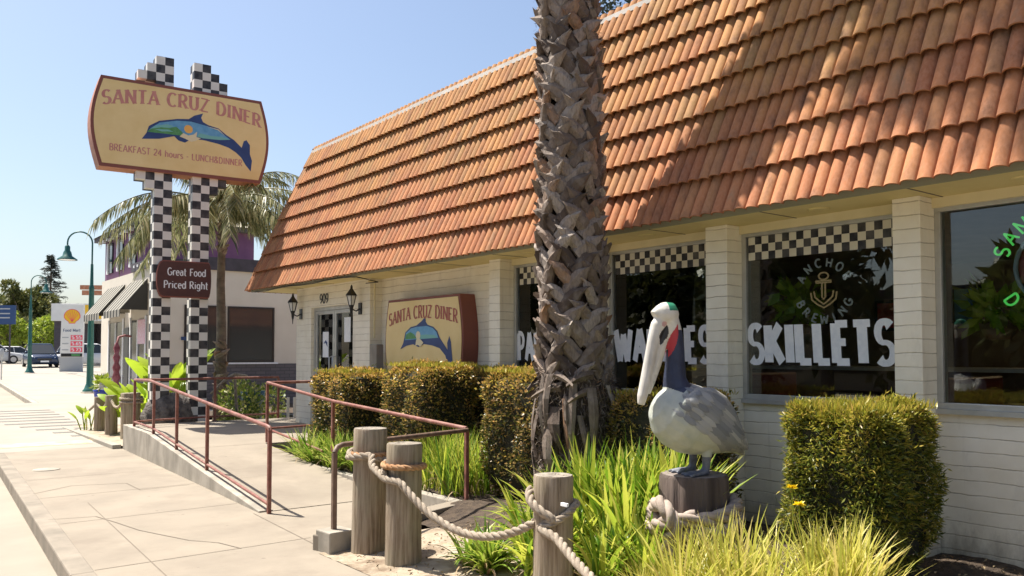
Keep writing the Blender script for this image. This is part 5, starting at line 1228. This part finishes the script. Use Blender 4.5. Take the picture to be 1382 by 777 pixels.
# boulder
t=thing('boulder','dark grey boulder lying between the fat piling and the checkered post','boulder',(4.38,15.72,.22))
q=MB(); rs=[]; n=22
for i in range(12):
    a=pi*(i+.3)/12.2; rs.append([( (.46*math.sin(a)*math.cos(2*pi*j/n))*(1+.1*math.sin(j*2.1+i)),(.33*math.sin(a)*math.sin(2*pi*j/n))*(1+.1*math.cos(j*1.7+i*2)),.26-.44*math.cos(a)*(1+.06*math.sin(j*3)*math.sin(a))) for j in range(n)])
q.rings(rs,True); q.obj('rock',M['rock'],t)
def broad(loc,n,L,label,name='broad_leaf_plant',wide=.32,lean=.6):
    t=thing(name,label,'plant',loc,group='broad leaved plants at the foot of the pylon sign'); mb=MB(); ms=MB()
    for i in range(n):
        az=R.uniform(0,2*pi); h=R.uniform(.35,.8)*L; ln=R.uniform(.1,lean); d=Vector((math.cos(az)*math.sin(ln),math.sin(az)*math.sin(ln),math.cos(ln))); b0=Vector((R.uniform(-.2,.2),R.uniform(-.2,.2),0)); p0=b0+d*h
        ms.tube([b0,p0],.012,5)
        Lf=L*R.uniform(.4,.62); w_=wide*L*R.uniform(.3,.45); side=d.cross(Vector((0,0,1)) if abs(d.z)<.99 else Vector((1,0,0))).normalized(); side.rotate(Matrix.Rotation(R.uniform(-1,1),3,d)); K=7; rows=[]; p=p0.copy(); dd=d.copy()
        for k in range(K):
            t_=k/(K-1); ww=w_*math.sin(pi*min(1,t_*.93+.06))**.6; rows.append([p+side*ww+dd.cross(side)*.05*ww*3,p.copy(),p-side*ww+dd.cross(side)*.05*ww*3]); dd=(dd+Vector((math.cos(az),math.sin(az),0))*.13+Vector((0,0,-.08))).normalized(); p=p+dd*Lf/(K-1)
        mb.add([v for r_ in rows for v in r_],[f for k in range(K-1) for f in((3*k,3*k+1,3*k+4,3*k+3),(3*k+1,3*k+2,3*k+5,3*k+4))],0,True)
    ms.obj('stems',M['grass'],t); mb.obj('leaf_blades',M['banana'],t); return t
broad((4.35,17.6,.05),30,1.05,'bright lime broad leaved plant behind the fat piling')
broad((4.72,16.9,.05),22,1.35,'tall lime broad leaved plant between the two checkered posts',lean=.3)
broad((3.75,19.1,.05),10,.55,'low broad leaved plant by the farthest short piling')
def shrub(loc,r,n,label,m=None,L=.09,W=.05,name='shrub'):
    t=thing(name,label,'shrub',loc); P=nrmz(RN.normal(size=(n,3)))*(RN.uniform(.35,1,(n,1))**.6)*np.array(r)+np.array([0,0,r[2]*.95]); D=P-np.array([0,0,r[2]*.5])+RN.normal(size=(n,3))*.3
    leaves('foliage',P,D,L,W,m or M['shrub'],t)
    q=MB()
    for i in range(7): a=R.uniform(0,6.28); q.tube([(0,0,-.05),(r[0]*.5*math.cos(a),r[1]*.5*math.sin(a),r[2])],[.015,.006],5)
    q.obj('stems',M['bark'],t); return t
shrub((6.0,16.6,.1),(.42,.42,.52),900,'leafy green and cream shrub behind the landing rail')
shrub((6.9,17.4,.1),(.35,.35,.45),500,'low dark green shrub at the corner of the diner')
shrub((4.55,16.3,.05),(.35,.3,.35),500,'dense low green shrub between the boulder and the right checkered post',M['limeleaf'])
shrub((5.6,15.8,.1),(.3,.2,.22),450,'low white flowering ground shrub along the landing edge')
t=thing('planter','tall teal glazed planter behind the landing rail','planter',(6.35,16.9,.05)); q=MB(); q.lathe([(.12,0),(.17,.1),(.22,.6),(.25,.8),(.21,.8),(.19,.7)],(0,0,0),20); q.obj('pot',M['tealpot'],t)
pf=thing('picket_fence','short white picket fence piece by the diner corner','fence',(6.9,16.4,.1)); 
for i in range(4): q=MB(); q.box(-.03+.14*i,.03+.14*i,-.01,.01,0,.62); q.obj('picket',M['picket'],pf,bev=.005)
q=MB(); q.box(-.05,.5,.012,.03,.15,.2); q.obj('fence_rail',M['picket'],pf)
t=thing('driftwood','curved bleached driftwood branch leaning on the landing rail','driftwood',(5.55,16.0,.1)); q=MB(); q.tube([(-.35,0,.75),(-.1,0,1.0),(.1,0,1.12),(.35,0,1.08)],[.02,.03,.035,.02],8); q.tube([(.1,0,1.1),(.14,0,.5),(.16,0,0)],[.03,.03,.035],8); q.obj('branch',M['woodtop'],t)

# ------------------------------------------------------------------ neighbouring building
nb=thing('neighbour_building','cream and purple two storey shop building with striped awnings, left of the diner','building',(6.3,24.5,.1))
NX=6.35; NY=24.5; NE=30.9
q=MB(); q.box(NX,22,NY,NE,-.2,4.05); world_part(q.obj('wall',M['stucco'],nb))
q=MB(); q.box(NX+.9,22.2,NY-.06,NY+.3,4.05,4.42); q.box(NX-.06,NX+.3,NY-.06,NY+2.3,4.05,4.30); q.box(NX+.3,NX+.9,NY-.06,NY+.3,4.05,4.30); world_part(q.obj('parapet_band',M['darktrim'],nb))
q=MB(); q.box(NX-.03,22,NY-.03,NY-.001,-.2,1.32); q.box(NX-.03,NX-.001,NY-.03,NE,-.2,.9); world_part(q.obj('wainscot',M['brickgrey'],nb))
q=MB(); q.box(NX+.15,9.75,NY+1.5,31.2,4.1,5.42); up_=world_part(q.obj('upper_storey',M['purple'],nb))
q=MB(); q.box(NX-.15,10.0,NY+1.2,31.5,5.42,5.55); world_part(q.obj('eave',M['darktrim'],nb))
q=MB(); q.add([(NX-.2,NY+1.15,5.55),(10.05,NY+1.15,5.55),(10.05,31.5,5.55),(NX-.2,31.5,5.55),(7.7,NY+3,6.25),(8.7,NY+3,6.25),(8.7,29.8,6.25),(7.7,29.8,6.25)],[(0,1,5,4),(1,2,6,5),(2,3,7,6),(3,0,4,7),(4,5,6,7)]); world_part(q.obj('roof',M['tileroof'],nb))
for i in range(9): q=MB(); q.box(NX-.12,NX-.02,NY+1.6+i*.6,NY+1.72+i*.6,5.32,5.415); world_part(q.obj('eave_bracket',M['whitepaint'],nb))
for i in range(5): q=MB(); q.box(NX-.09,NX-.065,NY+.2+i*.4,NY+.3+i*.4,4.15,4.22); world_part(q.obj('parapet_stud',M['whitepaint'],nb))
for yc in (27.3,28.9,30.3):
    q=MB(); q.box(NX+.10,NX+.149,yc-.3,yc+.3,4.3,5.3); f_=world_part(q.obj('window',M['carglass'],nb))
    q=MB(); q.box(NX+.06,NX+.099,yc+.18,yc+.32,4.28,5.32); world_part(q.obj('shutter',M['whitepaint'],nb))
def nwin(x0,x1,z0,z1):
    q=MB(); t=.06; y0,y1=NY-.03,NY+.02
    q.box(x0-t,x1+t,y0,y1,z1,z1+t); q.box(x0-t,x1+t,y0,y1,z0-t,z0); q.box(x0-t,x0,y0,y1,z0,z1); q.box(x1,x1+t,y0,y1,z0,z1); f_=world_part(q.obj('window',M['black'],nb))
    q=MB(); q.box(x0,x1,NY-.012,NY-.004,z0,z1); o=q.obj('pane',M['carglass'],f_); o.matrix_parent_inverse=f_.matrix_parent_inverse.copy() if False else Matrix.Identity(4); 
    return f_
nwin(8.48,9.78,1.42,2.95); nwin(7.6,8.30,1.42,2.95); nwin(7.25,7.40,.3,2.95)
q=MB(); q.box(7.5,9.95,NY-.08,NY-.031,1.31,1.36); world_part(q.obj('sill',M['whitepaint'],nb))
# shopfront side (faces the street)
for y0,y1 in ((25.0,27.0),(27.6,29.8)):
    q=MB(); q.add([(NX-.03,y0,3.75),(NX-.03,y1,3.75),(NX-.75,y1,2.85),(NX-.75,y0,2.85),(NX-.75,y1,2.65),(NX-.75,y0,2.65),(NX-.02,y0,2.85),(NX-.02,y1,2.85)],[(0,1,2,3),(3,2,4,5),(0,3,6),(1,7,2)]); world_part(q.obj('awning',M['awning'],nb))
    q=MB(); q.box(NX-.02,NX-.004,y0+.2,y1-.2,.9,2.6); world_part(q.obj('shop_window',M['carglass'],nb))
    q=MB(); q.box(NX-.05,NX-.021,y0+.1,y0+.2,.1,2.7); q.box(NX-.05,NX-.021,y1-.2,y1-.1,.1,2.7); q.box(NX-.05,NX-.021,(y0+y1)/2-.04,(y0+y1)/2+.04,.9,2.6); world_part(q.obj('window_frame',M['whitepaint'],nb))
q=MB(); q.box(NX-.06,NX-.055,25.1,25.9,1.9,2.6); world_part(q.obj('shop_poster',M['pinksign'],nb))
q=MB(); q.box(NX-.05,NX-.02,27.02,27.55,.1,2.4); world_part(q.obj('shop_door',M['black'],nb))
q=MB(); q.box(8.0,8.45,NY-.05,NY-.035,1.75,1.9) if False else q.box(7.1,7.5,NY-.045,NY-.035,2.0,2.1); world_part(q.obj('small_plaque',M['bluesign'],nb))
for (x,y,lb) in ((6.0,23.7,'cobalt blue flower pot with a green plant at the shop front'),):
    t=thing('flower_pot',lb,'flower pot',(x-.75,y+1.6,.12)); q=MB(); q.lathe([(.15,0),(.22,.45),(.24,.5),(.2,.5)],(0,0,0),18); q.obj('pot',M['bluepot'],t)
    k=160; D=nrmz(RN.normal(size=(k,3))+np.array([0,0,.8])); leaves('leaf_cluster',D*.25*RN.uniform(.3,1,(k,1))+np.array([0,0,.6]),D,.14,.06,M['limeleaf'],t)
t=thing('carved_figure_pole','carved red and pink pole with a projecting arm beside the blue pot','carved pole',(5.45,24.6,.12))
q=MB(); q.lathe([(.08,0),(.08,.5),(.10,.6),(.06,.72),(.11,.85),(.07,1.0),(.11,1.12),(.06,1.25),(.10,1.4),(.05,1.5),(.09,1.65),(.03,1.8)],(0,0,0),14); q.obj('pole',mat('worn_red_paint',(.18,.03,.04),(.34,.12,.14),8,.6),t)
q=MB(); q.tube([(0,0,1.75),(.05,.03,1.95),(.25,.2,2.0),(.42,.3,1.98)],.03,8); q.obj('arm',mat('worn_pink_paint',(.30,.12,.11),(.2,.05,.05),8,.6),t)

# ------------------------------------------------------------------ street lamps
def at0(px,D): a=(px-691)/1130; return (D*(.6122+.7907*a),D*(.7907-.6122*a))
def lamp(loc,rz,label):
    t=thing('street_lamp',label,'street lamp',loc,rz,group='green gooseneck street lamps')
    q=MB(); q.lathe([(.24,0),(.24,.1),(.19,.16),(.15,.28),(.125,.34),(.115,.6),(.11,1.6),(.13,1.66),(.105,1.75),(.085,3.7),(.095,3.75),(.06,3.85),(.045,4.6)],(0,0,0),18); q.obj('mast',M['lampgreen'],t)
    q=MB(); q.lathe([(.30,-.05),(.30,.04),(.26,.06)],(0,0,0),4 if False else 16); q.obj('base',M['concrete_wall'],t)
    q=MB(); r_=.40; pts=[(0,0,4.5),(0,0,5.2)]+[(-r_+r_*math.cos(a),0,5.35+r_*math.sin(a)) for a in [k*pi/12 for k in range(13)]]+[(-2*r_,0,5.1)]; q.tube(pts,.028,8); q.obj('gooseneck',M['lampgreen'],t)
    q=MB(); q.lathe([(.05,.2),(.09,.15),(.09,.02),(.13,-.05),(.16,-.18),(.33,-.30),(.33,-.325)],(-2*r_,0,5.05),18,cap=False); q.obj('lamp_shade',M['lampgreen'],t)
    q=MB(); q.lathe([(.28,-.32),(.16,-.34),(.01,-.345)],(-2*r_,0,5.05),16); q.obj('lamp_lens',M['lightlens'],t); return t
lamp((6.4,32.8,.22),-rad(20),'nearer green gooseneck street lamp beside the purple building')
lamp((7.7,56,.49),rad(155),'farther green gooseneck street lamp in front of the dark parked car')
# street sign on pole behind lamp
t=thing('direction_sign','orange brown street name board mounted high behind the nearer lamp','sign',(*at0(123,45),.4))
q=MB(); q.tube([(0,0,0),(0,0,4.9)],.04,8); q.obj('pole',M['alu'],t)
q=MB(); q.box(-.6,.55,-.03,.03,4.68,4.92); q.box(-.5,.65,-.03,.03,4.38,4.64); q.obj('sign_plate',mat('orange_brown_board',(.42,.16,.08),(.5,.24,.14),8,.6),t); t.rotation_euler=(0,0,-.5)

# ------------------------------------------------------------------ fuel station
AX=math.atan2(.6122,-.7907)
ca=thing('fuel_canopy','white and yellow fuel station canopy on dark columns','canopy',(*at0(92,66),.48),-math.atan(875/1130)+.1)
q=MB(); q.box(-1.1,9,-.5,7,3.75,5.1); q.obj('canopy_roof',M['shellwhite'],ca)
q=MB(); q.box(1.2,9.02,-.53,-.501,3.9,5.0); q.obj('yellow_fascia',M['yellow'],ca)
for x in (-.7,4.5,8):
    for y in (.5,6): q=MB(); q.box(x-.45,x+.45,y-.3,y+.3,-.2,3.75); q.obj('column',M['darktrim'],ca)
q=MB(); q.box(-1.2,8.5,6.4,6.8,-.2,3.75); q.obj('rear_wall',M['darktrim'],ca)
# price pylon: local x across, faces the camera
D_s=52.0; 
def at(px,D): a=(px-691)/1130; return (D*(.6122+.7907*a),D*(.7907-.6122*a))
sx_,sy_=at(98,52); pr=thing('price_sign','white fuel price sign with a yellow scallop shell and red price panels','sign',(sx_,sy_,zg(sy_)),-rad(28))
W2=.63
q=MB(); q.prism([(-W2-.04,-.14,.9),(W2,-.14,.9),(W2+.02,-.14,4.20),(-W2+.02,-.14,4.20)],(0,.28,0)); q.obj('sign_cabinet',M['shellwhite'],pr,bev=.02)
q=MB(); q.box(-W2-.06,W2-.02,-.13,.13,0,.9); q.obj('base',M['shellgrey'],pr,bev=.01)
sh=[(0.0-.16,3.02),(.16,3.02),(.20,3.12),(.34,3.22)]+[(.0+.44*math.cos(a)*1.0,3.42+.42*math.sin(a)) for a in [rad(-10+k*20) for k in range(11)]]+[(-.34,3.22),(-.20,3.12)]
def pf_(name,pts,y,m): q=MB(); q.poly([(a,y,b) for a,b in pts]); return q.obj(name,m,pr)
pf_('shell_emblem',[(a*1.10,(b-3.42)*1.10+3.42) for a,b in sh],-.145,M['pricered']); pf_('shell_emblem_fill',sh,-.15,M['yellow'])
for k in range(-3,4):
    a=rad(90-k*22); q=MB(); p0=Vector((0,-.153,3.08)); p1=Vector((.38*math.cos(a),-.153,3.42+.36*math.sin(a))); dd=(p1-p0).normalized(); s_=Vector((dd.z,0,-dd.x))*.012; q.poly([p0-s_,p0+s_,p1+s_,p1-s_]); q.obj('shell_rib',M['pricered'],pr)
lettering('lettering','Food Mart',lambda u,v:(-.5+u,-.146,2.48+v),M['bluesign'],pr,.17,1.0,thick=.16,thin=.12,track=.08,nv=(0,-1,0))
for z,tx,pc in ((1.98,'Reg','5.55'),(1.60,'Plus','5.65'),(1.22,'V','5.73')):
    q=MB(); q.box(-.06,.62,-.150,-.146,z,z+.28); q.obj('price_panel',M['pricered'],pr)
    lettering('price_digits',pc,lambda u,v,z=z:(-.0+u,-.152,z+.05+v),M['whitepaint'],pr,.18,.56,thick=.2,thin=.16,track=.08,nv=(0,-1,0))
    q=MB(); q.box(-.55,-.18,-.150,-.146,z+.1,z+.17); q.obj('grade_strip',M['shellgrey'],pr)
q=MB(); q.box(-.60,.62,-.15,-.146,.93,1.13); q.obj('dark_panel',M['black'],pr)
q=MB(); q.box(.0,.5,-.155,-.151,.97,1.09); q.obj('green_strip',M['green'],pr)

# ------------------------------------------------------------------ cars
def car(loc,rz,label,paint,suv=False,group='cars parked near the fuel station'):
    t=thing('parked_car',label,'car',loc,rz,group=group)
    L=4.7 if suv else 4.5;W=.93;h=1.72 if suv else 1.45; g=.22; bl=1.02 if suv else .88
    secs=[(-L/2,.45,.62,.80),(-L/2+.05,g+.12,bl-.14,.86),(-L/2+.5,g,bl-.04,W),(-1.2,g,bl,W),(.6,g,bl,W),(1.2,g,bl-.04,W),(L/2-.35,g,bl-.16,W-.03),(L/2-.06,g+.08,bl-.26,.84),(L/2,.42,.60,.76)]
    q=MB(); rs=[]
    for x,z0,z1,w_ in secs:
        zm=(z0+z1)/2
        rs.append([(x,-w_*.93,z0),(x,-w_,z0+.12*(z1-z0)),(x,-w_,zm),(x,-w_*.97,z1-.08*(z1-z0)),(x,-w_*.86,z1),(x,w_*.86,z1),(x,w_*.97,z1-.08*(z1-z0)),(x,w_,zm),(x,w_,z0+.12*(z1-z0)),(x,w_*.93,z0)])
    q.rings(rs,True); body=q.obj('body',paint,t)
    b0,b1,t0,t1=(-L/2+.25,1.25,-L/2+.6,.45) if suv else (-L/2+.65,1.15,-1.35,.25)
    q=MB(); ww=W*.86; tw=W*.70
    q.add([(b0,-ww,bl-.02),(b1,-ww,bl-.02),(b1,ww,bl-.02),(b0,ww,bl-.02),(t0,-tw,h-.05),(t1,-tw,h-.05),(t1,tw,h-.05),(t0,tw,h-.05)],[(0,1,5,4),(1,2,6,5),(2,3,7,6),(3,0,4,7),(4,5,6,7)]); q.obj('glasshouse',M['carglass'],t,bev=.03)
    q=MB(); q.add([(t0-.05,-tw-.02,h-.06),(t1+.05,-tw-.02,h-.06),(t1+.05,tw+.02,h-.06),(t0-.05,tw+.02,h-.06),(t0+.1,-tw+.08,h),(t1-.15,-tw+.08,h),(t1-.15,tw-.08,h),(t0+.1,tw-.08,h)],[(0,1,5,4),(1,2,6,5),(2,3,7,6),(3,0,4,7),(4,5,6,7),(0,3,2,1)]); q.obj('roof',paint,t,bev=.02)
    for s_ in (1,-1):
        q=MB(); 
        for (a,b) in (((b1,ww),(t1,tw)),((b0,ww),(t0,tw)),((-.25,ww),(-.3,tw))): q.tube([(a[0],s_*a[1],bl-.02),(b[0],s_*b[1],h-.05)],.035,6)
        q.obj('pillar',paint,t)
        for x in (-L/2+.85,L/2-.85):
            q=MB(); r_=.35; rs=[[(x+rr*math.cos(2*pi*j/20),s_*yy_,.35+rr*math.sin(2*pi*j/20)) for j in range(20)] for rr,yy_ in ((.22,.95),(.33,.955),(.355,.90),(.355,.78),(.2,.72))]; q.rings(rs,True); wl=q.obj('wheel',M['tyre'],t)
            q=MB(); rs=[[(x+rr*math.cos(2*pi*j/20),s_*yy_,.35+rr*math.sin(2*pi*j/20)) for j in range(20)] for rr,yy_ in ((.22,.958),(.05,.945))]; q.rings(rs,True); q.obj('rim',M['rim'],wl)
        q=MB(); q.ball((L/2-.16,s_*.64,bl-.34),(.14,.17,.09)); q.obj('headlight',M['lightlens'],t)
        q=MB(); q.ball((.95,s_*1.0,bl+.06),(.08,.12,.08)); q.obj('mirror',paint,t)
    q=MB(); q.box(L/2-.04,L/2+.015,-.45,.45,.50,.66); q.obj('grille',M['black'],t,bev=.02)
    q=MB(); q.box(L/2+.0,L/2+.025,-.26,.26,.38,.49); q.obj('number_plate',M['whitepaint'],t)
    return t
x_,y_=at(55,61); fx=math.atan2(-y_,-x_)
car((x_,y_,zg(y_)),fx+.12,'dark blue parked car facing the camera, right of the farther lamp post',M['carblue'],True)
x_,y_=at(22,74); car((x_,y_,zg(y_)),fx+pi/2+.2,'white parked car seen side on at the left edge, behind the dark car',M['carwhite'])
x_,y_=at(120,64); car((x_-.3,y_-2.0,zg(y_)),fx+pi/2+.2,'white car parked under the canopy between price sign and lamp',M['carwhite'],True)
x_,y_=at(-12,70); car((x_,y_,zg(y_)),fx+pi/2+.2,'white car with a raised bonnet line cut by the left edge',M['carwhite'],True)

# ------------------------------------------------------------------ trees
def tree(loc,h,rad_,label,m,n=5000,leaf=.35,trunk=.25,name='tree',zc=.62,flat_=.75,group=None,clumps=26):
    t=thing(name,label,'tree',loc,group=group)
    q=MB(); q.tube([(0,0,-.3),(.05*h*.1,0,h*.3),(0,0,h*.6),(.1,0,h*.85)],[trunk,trunk*.75,trunk*.5,trunk*.15],10)
    cs=[]
    for i in range(clumps):
        a=R.uniform(0,2*pi);u=R.uniform(-1,1);rr=R.uniform(.35,1)
        c=Vector((rad_*rr*math.sqrt(1-u*u)*math.cos(a),rad_*rr*math.sqrt(1-u*u)*math.sin(a),h*zc+h*(1-zc)*.92*u*rr)); cs.append(c)
        if i%2==0: s0=Vector((0,0,h*R.uniform(.3,.55))); q.tube([s0,s0.lerp(c,.55)+Vector((0,0,.1)),c],[trunk*.35,trunk*.22,trunk*.08],6)
    q.obj('trunk',M['bark'],t)
    cs=np.array([tuple(c) for c in cs]); id_=RN.integers(0,len(cs),n); cr=rad_*RN.uniform(.22,.42,len(cs))[id_][:,None]
    d=nrmz(RN.normal(size=(n,3))); P=cs[id_]+d*cr*(RN.uniform(.2,1,(n,1))**.5)*np.array([1,1,flat_])
    leaves('crown',P,d+RN.normal(size=(n,3))*.7,leaf,leaf*.5,m,t); return t
def conifer(loc,h,r,label,n=5200):
    t=thing('pine_tree',label,'tree',loc); q=MB(); q.tube([(0,0,-.3),(0,0,h)],[.3,.03],8)
    P=[];D=[]
    for i in range(46):
        z=h*(.22+.78*i/46); rr=r*(1-(i/46))**.8*R.uniform(.5,1.15)+.15
        for k in range(4):
            a=R.uniform(0,2*pi); e=Vector((rr*math.cos(a),rr*math.sin(a),-.08*rr)); q.tube([(0,0,z),Vector((0,0,z))+e],[.05,.01],4)
            for j in range(28):
                f=R.uniform(.15,1); P.append((e.x*f+R.uniform(-.12,.12),e.y*f+R.uniform(-.12,.12),z+e.z*f+R.uniform(-.12,.12))); D.append((e.x*.5+R.uniform(-1,1),e.y*.5+R.uniform(-1,1),R.uniform(-.6,.3)))
    q.obj('trunk',M['bark'],t); leaves('crown',P,D,.42,.10,M['pineleaf'],t); return t
def T(px,D): x,y=at(px,D); return (x,y,zg(min(y,110)))
tree(T(38,100),9.8,3.6,'broad olive green tree behind the farther street lamp',M['treeleaf'],7000,.5,zc=.6)
tree(T(2,105),9.3,3.8,'olive green tree at the left edge behind the blue sign',M['treeleaf'],6000,.5,zc=.6)
conifer(T(67,115),14.2,3.6,'tall dark conifer behind the fuel station')
tree(T(95,130),8.5,3.2,'smaller hazy tree behind the white canopy',M['treeleaf'],3500,.5)
tree(T(58,82),4.3,1.9,'lime green low tree behind the dark parked car',M['limeleaf'],3000,.3,trunk=.12,zc=.55)
tree(T(10,80),4.8,1.6,'lime green young tree at the left edge beneath the blue sign',M['limeleaf'],3000,.3,trunk=.1,zc=.58)
tree(T(25,92),5.0,2.6,'mid green bushy tree low behind the white cars',M['treeleaf'],4000,.4,trunk=.15,zc=.5)
tree(T(80,95),5.5,2.6,'mid green bushy tree between dark car and price sign',M['treeleaf'],4000,.4,trunk=.15,zc=.5)
tree(T(858,34),17.2,3.1,'dark evergreen tree showing above the roof edge right of the palm trunk',M['pineleaf'],9000,.32,trunk=.3,zc=.78,clumps=34)
# blue sign far left
x_,y_=at(5,70); t=thing('blue_sign','dark blue billboard with pale lines at the left edge','sign',(x_,y_,zg(y_)),-rad(35)); q=MB(); q.box(-1.6,.95,-.05,.05,3.3,4.9); q.obj('sign_plate',M['bluesign'],t)
for z in (4.55,4.15,3.8): q=MB(); q.box(-1.2,.5,-.06,-.052,z,z+.1); q.obj('text_line',M['shellgrey'],t)
q=MB(); q.tube([(-.5,0,0),(-.5,0,3.3)],.07,8); q.tube([(.5,0,0),(.5,0,3.3)],.07,8); q.obj('sign_leg',M['darktrim'],t)
# meter at the left edge
x_,y_=at(3,40); t=thing('parking_meter','grey parking meter at the left edge of the far kerb','parking meter',(x_,y_,zg(y_))); q=MB(); q.tube([(0,0,0),(0,0,1.1)],.03,8); q.obj('post',M['alu'],t); q=MB(); q.lathe([(.06,1.1),(.1,1.2),(.1,1.4),(.05,1.5)],(0,0,0),12); q.obj('meter_head',M['shellgrey'],t)
# across the street (mirrored in the diner windows)
t=thing('shop_building','low tan shop building across the street, mirrored in the windows','building',(-24,12,-.1)); q=MB(); q.box(-6,0,-16,20,0,4.2); q.obj('wall',mat('tan_wall',(.36,.31,.24),rough=.8),t); q=MB(); q.box(-6.3,.4,-16.3,20.3,4.2,4.6); q.obj('roof',M['darktrim'],t)
for i in range(9): q=MB(); q.box(.005,.03,-14+i*3.7,-12+i*3.7,.8,3.0); q.obj('window',M['carglass'],t)
LT=['round street tree across the road behind the camera','tall street tree across the road behind the camera, mirrored nowhere','dense street tree across the road beside the tan shop','small low street tree across the road, sky mirrored above it','largest street tree across the road, mirrored behind SKILLETS','street tree across the road near the shop corner','short street tree across the road, mirrored under a patch of sky','spreading street tree across the road','farthest street tree across the road']
for i,(x,y,h,rr_) in enumerate(((-15,-12,12,4.4),(-15,-5,13.5,4.4),(-15.5,2,11,4.2),(-15,10.5,5.2,2.6),(-15,17.0,12,3.9),(-17,21.5,11,3.2),(-16,27,5.8,2.8),(-17,35,12,4.4),(-18,44,12,4.4))):
    tree((x,y,-.1),h,rr_,LT[i].replace(', mirrored nowhere',''),M['treeleaf'],3600,.62,zc=.52,clumps=34,flat_=1.0,group='street trees across the road')

# ------------------------------------------------------------------ light, sky, camera
SUN=Vector((-.225,.44,1.0)).normalized()
sd=bpy.data.lights.new('sun','SUN'); sd.energy=5.0; sd.angle=rad(.5); sd.color=(1,.94,.84)
so=bpy.data.objects.new('sun',sd); COL.objects.link(so); so.rotation_euler=SUN.to_track_quat('Z','Y').to_euler(); so.location=(-10,20,30)
W_=bpy.data.worlds.new('World'); scene.world=W_; W_.use_nodes=True; nt=W_.node_tree; nt.nodes.clear()
sk=nt.nodes.new('ShaderNodeTexSky'); sk.sky_type='NISHITA'; sk.sun_disc=False; sk.sun_elevation=math.asin(SUN.z); sk.sun_rotation=math.atan2(SUN.x,SUN.y)
sk.air_density=1.0; sk.dust_density=2.2; sk.ozone_density=1.2; sk.altitude=0
bg=nt.nodes.new('ShaderNodeBackground'); bg.inputs[1].default_value=.09; wo=nt.nodes.new('ShaderNodeOutputWorld')
nt.links.new(sk.outputs[0],bg.inputs[0]); nt.links.new(bg.outputs[0],wo.inputs[0])
cam=bpy.data.cameras.new('camera'); co=bpy.data.objects.new('camera',cam); COL.objects.link(co)
th=math.atan(875/1130); pt=math.atan(42.6/1130)
co.location=(0,0,1.6); co.rotation_euler=(pi/2+pt,0,-th); cam.sensor_width=36; cam.lens=36*1130/1382; cam.shift_y=46.9/1382; cam.clip_start=.05; cam.clip_end=3000
scene.camera=co
vs_=scene.view_settings; vs_.view_transform='Standard'; vs_.look='None'; vs_.gamma=1; vs_.exposure=1.03; vs_.use_curve_mapping=False
scene.cycles.max_bounces=8; scene.cycles.transparent_max_bounces=16
